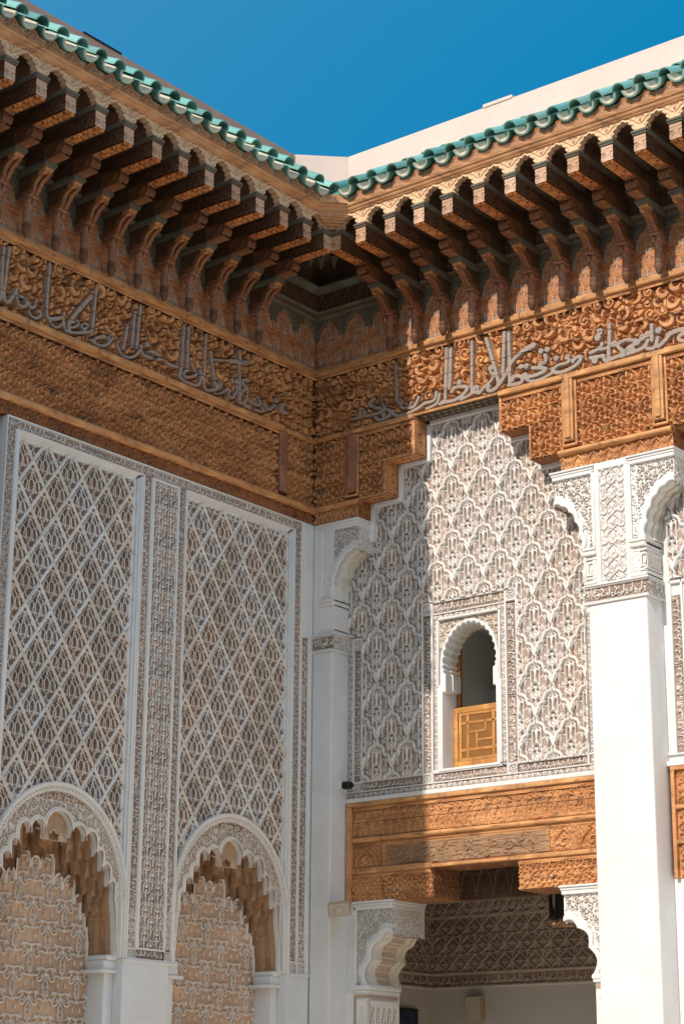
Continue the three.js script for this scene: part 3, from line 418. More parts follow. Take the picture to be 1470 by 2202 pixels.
const leafs = (x0, x1, y0, y1, tone) => relief(x0, y0, x1 - x0, y1 - y0, (g) => {
  const h = y1 - y0, s = h * 1.25; vines(g, x0, y0, x1, y1, h * .3, .5); for (let x = x0; x < x1 + s; x += s) { for (const q of [-1, 1]) outlined(g, [[x, y1 - h * .06], [x + q * s * .14, y1 - h * .3], [x + q * s * .3, y1 - h * .5], [x + q * s * .4, y0]], h * .12, 1, h * .04); leaf(g, x, y0 + h * .05, h * .45, h * .22, 1.57, .8, h * .04); leaf(g, x + s / 2, y0 + h * .3, h * .6, h * .14, 1.57, .85, h * .03); leaf(g, x + s / 2, y0 + h * .4, h * .45, h * .12, .9, .85, h * .03); leaf(g, x + s / 2, y0 + h * .4, h * .45, h * .12, 2.24, .85, h * .03); }
}, woodPaint(tone), { ppm: 400, rough: .65 });
part(LF, 'frieze_core', [bx(-13, .3, 8.256, 10.1, -.5, -.05), bx(-13, .3, 10.1, 12.4, -.5, -.03), bx(-13, -4.74, 0, 8.256, -.9, -.3)], M.woodDark);
for (let x = XL, i = 0; x < 0; x += 1.55, i++) part(LF, 'ledge', bx(x + .002, Math.min(0, x + 1.55) - .002, 10.078, 10.158, -.08, .045 + .002 * (i % 2), .012), M.ledge);
dentil(LF, XL, 0, 10.032, .016);
planks(LF, bigL, XL, 0, [9.312, 9.5, 9.69, 9.87, 10.03], .08, -.062, [[-4.1, -1.7], [-2.9], [-3.6, -.9]], .0065);
for (let x = XL, i = 0; x < -.62; x += 1.85, i++) part(LF, 'ledge', bx(x + .002, Math.min(-.58, x + 1.85) - .002, 9.24, 9.308, -.08, .045 + .002 * (i % 2), .012), M.ledge);
part(LF, 'ledge', bx(-.58, -.001, 9.24, 9.3, -.08, .03, .012), M.wood);
dentil(LF, XL, -.66, 9.194, .016);
const arL = arab(XL, 0, 8.47, 9.2, WOOD, .25);
planks(LF, arL, XL, -.66, [8.478, 8.72, 8.965, 9.194] , .055, -.046, [[-4.6, -2.2], [-3.4, -1.2], [-5.4, -2.8]]);
planks(LF, arL, -.5, -.002, [8.478, 8.84, 9.236], .055, -.046, [[]]);
part(LF, 'upright_post', bx(-.645, -.52, 8.52, 9.24, -.06, .028, .012), M.plum);
for (let x = XL; x < 0; x += 2.1) part(LF, 'round_moulding', roll(x + .002, Math.min(-.001, x + 2.1) - .002, 8.39, 8.476, .0, .04), M.wood);
const lfL = leafs(XL, 0, 8.256, 8.39, [.38, .15, .05]);
for (let x = XL; x < 0; x += 1.24) part(LF, 'leaf_frieze', carve(lfL, x + .002, Math.min(0, x + 1.24) - .002, 8.256, 8.388, .035, { res: .009 }), lfL.mat, 0, 0, -.03);

// right side: the lower part steps up to the opening
part(RF, 'frieze_core', [bx(-.045, XR, 9.285, 10.1, -.22, -.052), bx(-.025, XR, 10.1, 12.4, -.5, -.032), bx(-.045, 1.447, 8.845, 9.285, -.22, -.05), bx(2.596, XR, 8.845, 9.285, -.22, -.05), bx(-.045, 1.049, 8.45, 8.845, -.22, -.05), bx(2.976, XR, 8.45, 8.845, -.22, -.05), bx(-.045, .65, 8.25, 8.45, -.22, -.05), bx(3.356, 4.695, 8.25, 8.45, -.22, -.05)], M.woodMid);
part(RF, 'bay_backing', [bx(0, XR, 8.2, 12.4, -1.2, -.5), bx(0, XR, 9.285, 10.2, -.5, -.22)], M.woodDark);
for (let x = 0, i = 0; x < XR; x += 1.45, i++) part(RF, 'ledge', bx(x + .002, x + 1.448, 10.078, 10.158, -.08, .045 + .002 * (i % 2), .012), M.ledge);
dentil(RF, 0, XR, 10.032, .016);
planks(RF, bigR, 0, XR, [9.312, 9.51, 9.69, 9.86, 10.03], .08, -.062, [[1.9, 4.2], [.9, 3.3, 5.1], [2.4, 4.7]], .0065);
part(RF, 'ledge', bx(.0, 1.452, 9.255, 9.31, -.08, .03, .01), M.wood); part(RF, 'ledge', bx(1.452, 2.594, 9.282, 9.31, -.22, .012, .006), M.ledge); part(RF, 'ledge', bx(2.594, XR, 9.248, 9.312, -.08, .04, .012), M.ledge);
const arR = arab(0, XR, 8.45, 9.25, WOOD, .27);
dentil(RF, .64, 1.42, 9.2, .006); dentil(RF, 2.63, 3.4, 9.19, .006); dentil(RF, 3.58, 4.48, 9.19, .006); dentil(RF, 4.66, XR, 9.19, .006);
planks(RF, arR, .002, .47, [8.47, 8.85, 9.25], .055, -.044, [[]]); planks(RF, arR, .64, 1.42, [8.86, 9.03, 9.2], .055, -.044, [[]]); planks(RF, arR, .64, 1.049, [8.47, 8.86], .055, -.044, [[]]);
planks(RF, arR, 2.6, 3.4, [8.85, 9.02, 9.19], .055, -.044, [[]]); planks(RF, arR, 2.98, 3.4, [8.455, 8.66, 8.85], .055, -.044, [[]]); planks(RF, arR, 3.58, 4.48, [8.47, 8.7, 8.95, 9.19], .055, -.044, [[]]); planks(RF, arR, 4.66, XR, [8.47, 8.7, 8.95, 9.19], .055, -.044, [[5.4]]);
for (const [x, m] of [[.49, M.plum], [3.415, M.ledge], [4.5, M.ledge]]) { const p = part(RF, 'upright_post', bx(x, x + .125, 8.55, 9.25, -.06, .035, .012), m); part(p, 'raised_fillet', bx(x + .03, x + .095, 8.58, 9.25, .03, .055, .01), m); part(RF, 'bead_edge', [bx(x - .03, x - .004, 8.5, 9.245, -.04, .004, .006), bx(x + .129, x + .155, 8.5, 9.245, -.04, .004, .006), bx(x - .004, x + .129, 8.5, 8.53, -.04, .004, .006)], M.wood); }
part(RF, 'round_moulding', roll(0, .656, 8.40, 8.468, .0, .03), M.wood); part(RF, 'round_moulding', roll(3.345, 4.7, 8.40, 8.468, .0, .045), M.ledge); part(RF, 'step_edge', [bx(1.4, 1.452, 8.84, 9.25, -.2, .004, .006), bx(.66, 1.452, 8.838, 8.862, -.2, .006, .006), bx(1.0, 1.054, 8.448, 8.84, -.2, .004, .006), bx(.656, 1.054, 8.446, 8.47, -.2, .006, .006), bx(2.588, 2.62, 8.84, 9.25, -.2, .004, .006), bx(2.968, 2.99, 8.448, 8.84, -.2, .004, .006)], M.wood);
const lfR = leafs(0, XR, 8.25, 8.4, WOOD); part(RF, 'leaf_frieze', carve(lfR, .002, .655, 8.25, 8.4, .035, { res: .009 }), lfR.mat, 0, 0, -.03); part(RF, 'leaf_frieze', carve(lfR, 3.347, 4.7, 8.25, 8.4, .035, { res: .009 }), lfR.mat, 0, 0, -.03);
// carved undersides and right-hand cheeks of the steps
const SIDE = relief(0, 0, .22, .44, (g) => { vines(g, 0, 0, .22, .44, .09, .9, .18); ell(g, .11, .2, .05, .09, 0, 0); ell(g, .11, .2, .04, .075, 0, .9); ring(g, .11, .2, .022, .012, .2); rectf(g, 0, 0, .014, .44, 1); rectf(g, .206, 0, .22, .44, 1); }, woodPaint([.36, .145, .05]), { ppm: 400, rough: .65 });
for (const [x, y0, y1] of [[1.452, 8.845, 9.25], [1.054, 8.45, 8.845], [.655, 8.25, 8.45], [4.7, 8.25, 8.45]]) { const m = part(RF, 'carved_cheek', carve(SIDE, 0, .22, 0, y1 - y0, .02, { res: .009 }), SIDE.mat, x - .018, y0, 0, Math.PI / 2); }
for (const [x0, x1, y] of [[1.056, 1.45, 8.84], [.657, 1.052, 8.446], [2.59, 2.97, 8.84], [2.972, 3.35, 8.446]]) { const g = carve(SIDE, 0, .22, 0, x1 - x0, .016, { res: .009 }); g.rotateZ(Math.PI / 2); g.rotateX(Math.PI / 2); const m = part(RF, 'carved_soffit', g, SIDE.mat, x1, y + .012, -.22); }
// painted soffit of the opening: dark boards with yellow flowers
const SOF = relief(0, 0, 1.14, .2, (g) => { for (let i = 0; i < 13; i++) for (let j = 0; j < 2; j++) { const x = .05 + i * .09 + (j ? .045 : 0), y = .055 + j * .09; ring(g, x, y, .034, .01, .6); disc(g, x, y, .018, .9, true); } }, (x, y, h, m, o) => { const c = h > .7 ? [.38, .24, .03] : h > .3 ? [.16, .14, .12] : [.045, .035, .03]; o[0] = c[0]; o[1] = c[1]; o[2] = c[2]; }, { ppm: 350 });
{ const g = carve(SOF, 0, 1.14, 0, .2, .008, { res: .01 }); g.rotateX(Math.PI / 2); part(RF, 'painted_soffit', g, SOF.mat, 1.453, 9.278, -.21); }

// ---------------------------------------------------------------- RIGHT: lit stucco bay with the window
const RW = thing('carved_stucco_bay', 'white carved stucco wall between pilaster and pillar, pierced by an arched window', 'wall', 'R');
const ZS = -.30;
const WX0 = 1.60, WX1 = 2.30, WXC = 1.95;
const archEdge = (r, n, k, y0, yTop) => {   // polylobed horseshoe half-outlines, clockwise from the right foot
  const p = [], yc = 6.44, ry = yTop - yc; for (let i = 0; i <= n * 6; i++) { const a = -.40 + (Math.PI + .80) * i / (n * 6), q = 1 + k * Math.abs(Math.sin(i / 6 * Math.PI)); p.push([WXC + r * q * Math.cos(a), yc + ry * q * Math.sin(a) * (a < 0 || a > Math.PI ? .62 : 1)]); } return p;
};
const winOut = [[WX0, 5.30], [WX0, 6.2], ...archEdge(.345, 19, .07, 6.22, 6.84).reverse(), [WX1, 6.2], [WX1, 5.30]];
{
  const B = [], b = (x0, x1, y0, y1, z0 = -.6, z1 = ZS - .012) => B.push(bx(x0, x1, y0, y1, z0, z1));
  b(.2, 1.553, 5.04, 9.3); b(2.343, 3.7, 5.04, 9.3); b(1.553, 2.343, 6.952, 9.3); b(1.553, 2.343, 5.04, 5.275);
  part(RW, 'wall_core', B, M.carved);
}
const SCW = .42, SCH = .65;
const LOBE = [[0, .335], [.014, .305], [.018, .255], [.045, .25], [.082, .232], [.104, .19], [.108, .148], [.126, .143], [.165, .128], [.19, .088], [.196, .04], [.21, .03], [.21, 0]];
const SEB = relief(0, 0, SCW, SCH, (g) => {
  rectf(g, 0, 0, SCW, SCH, .08);
  const C = [[0, 0], [SCW, 0], [0, SCH], [SCW, SCH], [SCW / 2, SCH / 2]];
  for (const [cx, cy] of C) rot(g, cx, cy, 0, () => {
    for (const s of [-1, 1]) {
      ell(g, s * .09, .05, .036, .056, 0, .66); ell(g, s * .09, .05, .028, .048, 0, .3); for (let i = 0; i < 7; i++) pl(g, [[s * .065, .01 + i * .012], [s * .112, .0 + i * .013]], .004, .16); ell(g, s * .09, -.062, .036, .05, 0, .66); ell(g, s * .09, -.062, .028, .042, 0, .32); disc(g, s * .09, -.05, .01, .7); curve(g, [[s * .06, -.13], [s * .1, -.115], [s * .13, -.07], [s * .14, -.02]], .01, .7); curve(g, [[s * .13, .0], [s * .145, .05], [s * .13, .09]], .01, .68); curve(g, [[s * .03, -.29], [s * .05, -.25], [s * .1, -.21], [s * .12, -.17]], .012, .7);
      curve(g, [[0, -.2], [s * .03, -.19], [s * .07, -.15], [s * .105, -.14]], .017, .66); curve(g, [[0, -.27], [s * .03, -.22], [s * .07, -.2]], .017, .66);
      pl(g, [[s * .054, -.17], [s * .054, .19]], .015, .72); curve(g, [[s * .054, .17], [s * .05, .21], [0, .225]], .015, .72);
      curve(g, [[0, .09], [s * .012, .17], [s * .03, .185], [s * .036, .165]], .015, .78); curve(g, [[0, .085], [s * .012, .05], [s * .045, .012], [s * .03, -.005], [0, -.008]], .014, .74);
      curve(g, [[s * .052, -.02], [s * .085, -.012], [s * .115, -.01]], .009, .5);
    }
    pl(g, [[0, .03], [0, .2]], .018, .8); pl(g, [[-.054, -.022], [.054, -.022]], .014, .7); pl(g, [[0, -.02], [0, -.06]], .016, .7);
    disc(g, 0, -.1, .046, .2); ring(g, 0, -.1, .041, .014, .82); for (let i = 0; i < 12; i++) { const a = i * Math.PI / 6; pl(g, [[0, -.1], [.034 * Math.cos(a), -.1 + .034 * Math.sin(a)]], .008, .66); } disc(g, 0, -.1, .008, .8); pl(g, [[0, -.14], [0, -.25]], .017, .66);
    for (const s of [-1, 1]) { const p = LOBE.map(([x, y]) => [s * x, y]); pl(g, p, .052, 0); pl(g, p.map(([x, y]) => [x * .93, y - .018]), .014, .62); pl(g, p, .03, 1); pl(g, p, .005, .8); }
  });
  for (const [cx, cy] of C) { pl(g, [[cx, cy + .275], [cx, cy + .31]], .009, .3); }
}, two([.80, .77, .73], [.50, .375, .305], .4, .16), { ppm: 640 });
const segT = [[1, 1, 1], [.97, .95, .93], [1, .965, .93], [.98, .985, 1]].map((c) => { const m = SEB.mat.clone(); m.color.setRGB(...c); return m; });
net(RW, SEB, segT, SCW, SCH, 1.751, 8.33, .29, 3.62, 6.93, 9.27, ZS - .012, .055, 46, (x, y) => (x < 1.32 && y < 6.93) || (y < 7.165 && x > 1.315 && x < 2.58));
net(RW, SEB, segT, SCW, SCH, 1.751, 8.33, .5, 1.318, 5.27, 6.93, ZS - .012, .055, 46); net(RW, SEB, segT, SCW, SCH, 1.751, 8.33, 2.578, 3.43, 5.27, 6.93, ZS - .012, .055, 46);
{
  // white fillets
  const fr = [], F = (a, b, c, d, z = .02) => fr.push(bx(a, b, c, d, ZS - .1, ZS + z, .004));
  F(.29, 3.66, 5.045, 5.092, .045); F(.29, 3.66, 5.158, 5.17); F(.36, 3.5, 5.262, 5.277); F(.36, .376, 5.27, 6.9); F(.478, .5, 5.27, 6.9); F(1.318, 1.334, 5.27, 7.165); F(1.445, 1.472, 5.17, 7.165); F(2.42, 2.44, 5.17, 7.165); F(2.56, 2.578, 5.27, 7.165); F(3.405, 3.43, 5.17, 6.95);
  F(1.334, 2.56, 7.155, 7.17); F(1.472, 2.42, 7.02, 7.033); F(1.334, 1.445, 7.03, 7.042); F(2.44, 2.56, 7.03, 7.042); F(1.478, 1.553, 5.275, 5.30); F(.36, .5, 6.89, 6.91); F(1.553, 2.343, 5.275, 5.302, .03); F(2.36, 2.42, 5.262, 5.277);
  part(RW, 'frame', fr, M.white);
  part(RW, 'window_frame', [bx(1.53, 1.6, 5.3, 6.22, -.56, ZS + .022, .006), bx(2.3, 2.365, 5.3, 6.22, -.56, ZS + .022, .006), bx(1.53, 1.556, 6.2, 6.97, ZS - .1, ZS + .03, .004), bx(2.343, 2.365, 6.2, 6.97, ZS - .1, ZS + .03, .004), bx(1.53, 2.365, 6.95, 6.972, ZS - .1, ZS + .03, .004)], M.white);
  const band = (x0, x1, y0, y1, i, v) => { const w = x1 - x0, h = y1 - y0, L = v ? h : w, T = v ? w : h; const R = relief(0, 0, w, h, (g) => { if (v) rot(g, w / 2, h / 2, Math.PI / 2, () => script(g, -L / 2 + .02, L / 2 - .02, -T * .18, T * .58, i, .95, .12)); else script(g, .02, w - .02, h * .3, h * .56, i, .95, .12); }, stuccoPaint, { ppm: 420 }); part(RW, 'inscription_band', carve(R, 0, w, 0, h, .024, { res: .0085 }), R.mat, x0, y0, ZS - .008); };
  band(1.472, 2.42, 7.033, 7.155, 0); band(1.334, 1.445, 5.277, 7.03, 4, true); band(2.44, 2.56, 5.277, 7.03, 2, true); band(.5, 1.318, 5.17, 5.262, 7); band(1.472, 2.42, 5.17, 5.262, 0); band(2.56, 3.405, 5.17, 5.262, 4); band(.376, .478, 5.277, 6.76, 6, true);
  const SC = relief(0, 0, 1.2, .066, (g) => scrolls(g, 0, 1.2, .033, .064), two([.80, .765, .72], [.46, .35, .28], .4), { ppm: 500 });
  const sc = (x0, x1, y0, v) => { for (let a = x0; a < x1 - .01; a += 1.2) { const L = Math.min(1.2, x1 - a); const g = carve(SC, 0, L, 0, .066, .02, { res: .008 }); if (v) { g.rotateZ(Math.PI / 2); part(RW, 'scroll_border', g, SC.mat, v, a, ZS - .002); } else part(RW, 'scroll_border', g, SC.mat, a, y0, ZS - .002); } };
  sc(.3, 3.64, 5.092); sc(1.472, 2.42, 6.972 - .018); sc(5.302, 6.95, 0, 1.545); sc(5.302, 6.95, 0, 2.43); sc(5.17, 6.72, 0, .36); sc(5.1, 6.75, 0, 3.5);
  const T = relief(0, 0, .115, .115, (g) => { starTile(g, .0575, .0575, .062); pl(g, [[.004, .004], [.111, .004], [.111, .111], [.004, .111]], .008, .95, false, true); }, stuccoPaint, { ppm: 500 }), tg = carve(T, 0, .115, 0, .115, .022, { res: .007 });
  for (const [x, y] of [[1.332, 7.042], [2.442, 7.042], [1.332, 5.16], [2.442, 5.16], [.372, 6.77], [.372, 5.16]]) part(RW, 'rosette_tile', tg, T.mat, x, y, ZS - .003).scale.y = y < 5.2 ? .9 : 1;
  // arch of the window: spandrels, lobed edge, ribbed reveal
  const inW = (x, y) => { const dx = (x - WXC) / .375, dy = (y - 6.44) / .47; return y < 6.44 ? Math.abs(dx) < 1 : dx * dx + dy * dy < 1; };
  const S = relief(1.556, 6.2, .787, .75, (g) => { lace(g, 1.556, 6.2, 2.343, 6.95, .1); }, two([.80, .75, .69], [.52, .38, .27], .4), { ppm: 320 });
  part(RW, 'window_spandrel', carve(S, 1.556, 2.343, 6.2, 6.95, .026, { res: .009, keep: (x, y) => !inW(x, y) }), S.mat, 0, 0, ZS - .028);
  const outer = [[WXC + .385, 6.14], [WXC + .385, 6.44], ...Array.from({ length: 25 }, (_, i) => { const a = Math.PI * i / 24; return [WXC + .385 * Math.cos(a), 6.44 + .475 * Math.sin(a)]; }), [WXC - .385, 6.44], [WXC - .385, 6.14]];
  const foot = [...archEdge(.335, 19, .06, 6.2, 6.86)];
  const ring1 = [...outer, [foot[foot.length - 1][0], 6.14], ...foot.slice().reverse(), [foot[0][0], 6.14]];
  part(RW, 'lobed_arch_edge', [slab(ring1, ZS - .11, ZS + .018, [], .008)], M.white);
  const foot2 = archEdge(.322, 19, .07, 6.2, 6.84), ring2 = [...outer, [foot2[foot2.length - 1][0], 6.17], ...foot2.slice().reverse(), [foot2[0][0], 6.17]];
  part(RW, 'ribbed_reveal', [slab(ring2, -.555, ZS - .112, [], 0)], M.cream);
  // window joinery and the room behind
  const win = part(RW, 'window', [bx(1.598, 1.645, 5.3, 6.95, -.60, -.545, .006), bx(2.28, 2.33, 5.3, 6.95, -.60, -.545, .006)], woodMat([.34, .12, .035], 'y', .5));
  const bal = [bx(1.6, 1.655, 5.335, 5.995, -.53, -.486, .006), bx(2.245, 2.3, 5.335, 5.995, -.53, -.486, .006), bx(1.655, 2.245, 5.93, 5.995, -.53, -.484, .006), bx(1.655, 2.245, 5.335, 5.40, -.53, -.486, .006)];
  const balu = part(win, 'balustrade', bal, M.honey);
  const rails = []; const rl = (x0, x1, y0, y1) => rails.push(bx(x0, x1, y0, y1, -.522, -.49, .004));
  rl(1.665, 1.70, 5.4, 5.93); rl(2.2, 2.235, 5.4, 5.93); rl(1.7, 2.2, 5.9, 5.93); rl(1.7, 2.2, 5.4, 5.435); rl(1.765, 1.80, 5.435, 5.9); rl(2.1, 2.135, 5.435, 5.9); rl(1.7, 2.2, 5.8, 5.83); rl(1.7, 2.2, 5.505, 5.535); rl(1.80, 2.02, 5.70, 5.725); rl(2.0, 2.025, 5.70, 5.83); rl(1.885, 1.91, 5.535, 5.7); rl(1.91, 2.1, 5.605, 5.63);
  part(win, 'lattice_rail', rails, M.honey);
  const la = []; for (let i = -30; i < 36; i++) for (const s of [-1, 1]) { const c = 1.95 + i * .029; const x0 = c - .26, x1 = c + .26; let a = 1.7, b = 2.2; const y = (x) => 5.667 + s * (x - c); a = Math.max(a, s > 0 ? c - .232 : c - .232); b = Math.min(b, c + .232); if (b - a < .02) continue; const L = (b - a) * Math.SQRT2, g = new THREE.BoxGeometry(L, .0075, .01); g.rotateZ(s * Math.PI / 4); g.translate((a + b) / 2, y((a + b) / 2), -.508 + s * .005); la.push(g); }
  part(win, 'lattice_screen', la, M.honey).userData.kind = 'stuff';
  part(RW, 'window_room', [bx(1.2, 2.8, 5.0, 5.33, -1.7, -.6), bx(1.2, 2.8, 7.05, 7.2, -1.7, -.6), bx(1.2, 1.36, 5.33, 7.05, -1.7, -.6), bx(2.55, 2.8, 5.33, 7.05, -1.7, -.6), bx(1.2, 2.8, 5.0, 7.2, -1.8, -1.701), bx(1.36, 1.66, 5.33, 6.42, -1.70, -1.55)], M.darkroom);
}
// plaster lining that steps up behind the cedar steps
{
  const L = (a, b, c, d) => bx(a, b, c, d, ZS - .05, -.221, .004);
  part(RW, 'plaster_step', [L(.3, .70, 8.0, 8.445), L(.3, 1.10, 8.405, 8.842), L(.3, 1.497, 8.80, 9.28), L(1.4, 2.65, 9.235, 9.283), L(2.55, 3.65, 8.80, 9.28), L(2.93, 3.65, 8.405, 8.842), L(3.31, 3.65, 8.0, 8.445)], M.white);
}

// ---------------------------------------------------------------- pilaster in the corner and the free pillar, each with stucco brackets
const SPAND = relief(0, 0, .56, .85, (g) => { lace(g, 0, 0, .56, .85, .105); }, two([.82, .79, .75], [.38, .28, .22], .4), { ppm: 360 });
const PANELR = relief(0, 0, .30, 1.2, (g) => { lace(g, 0, 0, .3, 1.2, .075, .8); for (let y = -.1; y < 1.3; y += .16) for (const q of [-1, 1]) { outlined(g, [[.15, y + .16], [.15 + q * .06, y + .13], [.15 + q * .085, y + .07], [.15 + q * .03, y + .02], [.15, y]], .016, 1, .006); palmette(g, .15 + q * .11, y + .04, .04, q > 0 ? 2 : 1, q, .95, .006); leaf(g, .15, y + .05, .07, .03, 1.57, .9, .005); } }, two([.82, .79, .75], [.46, .35, .29], .4), { ppm: 360 });
const CAPI = relief(0, 0, .74, .16, (g) => { script(g, .02, .72, .05, .085, 8, .95, .13); rectf(g, 0, 0, .74, .012, .95); rectf(g, 0, .148, .74, .16, .95); }, stuccoPaint, { ppm: 480 });
const CAPS = relief(0, 0, .345, .16, (g) => { script(g, .015, .33, .05, .085, 6, .95, .13); rectf(g, 0, 0, .345, .012, .95); rectf(g, 0, .148, .345, .16, .95); }, stuccoPaint, { ppm: 480 });
const NICH = relief(0, 0, .3, .15, (g) => { rectf(g, 0, 0, .3, .15, .95); for (let i = 0; i < 4; i++) { const x = .045 + i * .07; rectf(g, x - .024, .02, x + .024, .1, .1); disc(g, x, .1, .024, .1); leaf(g, x, .03, .07, .02, 1.2, .8, 0); disc(g, x + .01, .04, .012, .7); } }, two([.80, .76, .71], [.36, .22, .14], .5), { ppm: 480 });
// bracket springing to the right (dir 1) or left (-1); front plane z0, depth d. The root is at x, foot at y0, top at y1, reach w
function stuccoBracket(parent, name, x, dir, y0, y1, w, z1, z0, nl = 5, bulge = .19) {
  const root = .19, C = (a) => [root + (w - root) * (1 - Math.cos(a)), y0 + (y1 - y0) * .60 * Math.sin(a)];
  const edge = []; for (let i = 0; i < nl; i++) { const a0 = i / nl * Math.PI / 2, a1 = (i + 1) / nl * Math.PI / 2, p = C(a0), q = C(a1); for (let k = 0; k < 7; k++) { const t = k / 7, b = bulge * Math.sin(Math.PI * t) * Math.hypot(q[0] - p[0], q[1] - p[1]); const nx = -(q[1] - p[1]), ny = q[0] - p[0], L = Math.hypot(nx, ny); edge.push([p[0] + (q[0] - p[0]) * t + nx / L * b, p[1] + (q[1] - p[1]) * t + ny / L * b]); } } edge.push(C(Math.PI / 2));
  const F = (p) => p.map(([a, b]) => [x + dir * a, b]), fix = (p) => (dir < 0 ? p.slice().reverse() : p);
  const off = edge.map(([a, b], i) => [a - .055 * Math.cos(i / edge.length * 1.5), b + .055 * Math.sin(i / edge.length * 1.5)]);
  const body = [[0, y0], ...edge, [w, y1 - .06], [0, y1 - .06]];
  const m = part(parent, name, slab(fix(F(body)), z0, z1 - .03, []), M.carved);
  // lobed white rib in front, inner ribs across the soffit
  const off2 = edge.map(([a, b], i) => { const t = i / edge.length * Math.PI / 2; return [a - .10 * Math.cos(t), b + .10 * Math.sin(t)]; });
  part(m, 'lobed_rib', [slab(fix(F([...edge, ...off.slice().reverse()])), z1 - .05, z1 + .004, [], .006), slab(fix(F([...off, ...off2.slice().reverse()])), z1 - .05, z1 - .014, [], .006)], M.white);
  part(m, 'soffit_rib', [slab(fix(F([...edge.map(([a, b], i) => { const t = i / edge.length * Math.PI / 2; return [a + .02 * Math.cos(t), b - .02 * Math.sin(t)]; }), ...edge.slice().reverse()])), z0 + .1, z0 + .16), slab(fix(F([...edge.map(([a, b], i) => { const t = i / edge.length * Math.PI / 2; return [a + .025 * Math.cos(t), b - .025 * Math.sin(t)]; }), ...edge.slice().reverse()])), z0 - .01, z0 + .05)], M.cream);
  if (nl === 3) { const ins = (d) => edge.map(([a, b], i) => { const t = i / edge.length * Math.PI / 2; return [a + d * Math.cos(t), b - d * Math.sin(t)]; }), zc = (z0 + z1) / 2 - .02; part(m, 'patterned_soffit', slab(fix(F([...ins(.012), ...ins(-.02).reverse()])), zc - .11, zc + .11), M.tan); const bs = []; ins(.012).forEach((q, i) => { if (i % 2 === 0) for (let k = -2; k <= 2; k++) { const s = new THREE.SphereGeometry(.014, 6, 5); s.translate(x + dir * q[0], q[1], zc + k * .044 + (i % 4 ? .02 : 0)); bs.push(s); } }); part(m, 'boss', bs, M.carved).userData.kind = 'stuff'; }
  const inB = (a, b) => { const t = Math.atan2((b - y0) / ((y1 - y0) * .60), 1 - (a - root) / (w - root)); const e = C(clamp(t, 0, Math.PI / 2)); const rx = (w - a) / (w - root + .10), ry = (b - y0) / ((y1 - y0) * .60 + .10); return rx * rx + ry * ry > 1.0 && a > .035 && a < w - .02 && b < y1 - .09; };
  const sp = carve(SPAND, 0, w, 0, Math.min(.85, y1 - y0), .034, { res: .0075, keep: (a, b) => inB(a, b + y0) }); if (dir < 0) { sp.scale(-1, 1, 1); flip(sp); }
  part(m, 'carved_spandrel', sp, SPAND.mat, x, y0, z1 - .036);
  part(m, 'side_frame', bx(Math.min(x, x + dir * .035), Math.max(x, x + dir * .035), y0, y1 - .06, z1 - .05, z1 + .006, .006), M.white);
  // cornice on top and cheek
  const X0 = Math.min(x - dir * .01, x + dir * (w + .03)), X1 = Math.max(x - dir * .01, x + dir * (w + .03));
  part(m, 'cornice', [bx(X0, X1, y1 - .022, y1, z0, z1 + .03, .006), bx(X0 + .01, X1 - .01, y1 - .05, y1 - .022, z0, z1 + .016, .01), bx(Math.min(x, x + dir * (w + .008)), Math.max(x, x + dir * (w + .008)), y1 - .09, y1 - .05, z0, z1 + .006, .006)], M.white);
  const ch = carve(SPAND, 0, Math.min(.5, z1 - z0 - .03), .1, .1 + (y1 - y0) * .37, .022, { res: .0095, ox: 0, oy: .1 }); ch.rotateY(dir * Math.PI / 2);
  part(m, 'carved_cheek', ch, SPAND.mat, x + dir * (w - .008), y0 + (y1 - y0) * .56, dir > 0 ? z1 - .02 : z0 + .01);
  for (const t of [.25, .62]) { const e = C(t * 1.4); part(m, 'small_boss', (() => { const c = new THREE.TorusGeometry(.02, .007, 6, 12); return c; })(), M.carved, x + dir * (e[0] - .075), e[1] + .055, z1 - .006); }
  return m;
}
const PI = thing('corner_pilaster', 'shaded white pilaster in the corner with a carved bracket at its head', 'pilaster', 'R');
part(PI, 'shaft', bx(.001, .284, 0, 6.745, -.6, 0, .02), M.white); part(PI, 'upper_shaft', bx(.001, .30, 6.93, 8.249, -.5, -.002, .01), M.white);
function capital(t, x0, x1, zf, zb, sides) {
  part(t, 'capital_block', [bx(x0 - .02, x1 + .02, 6.752, 6.93, zb, zf - .008), bx(x0 - .035, x1 + .035, 6.735, 6.755, zb, zf + .022, .006), bx(x0 - .035, x1 + .035, 6.925, 6.945, zb, zf + .02, .006)], M.white);
  part(t, 'inscription_band', carve(CAPI, 0, x1 - x0 + .04, 0, .16, .022, { res: .008 }), CAPI.mat, x0 - .02, 6.758, zf - .006);
  if (sides) part(t, 'inscription_band', carve(CAPS, 0, .33, 0, .16, .022, { res: .008 }), CAPS.mat, x1 + .016, 6.758, zf, Math.PI / 2);
}
capital(PI, .03, .284, 0, -.33, true);
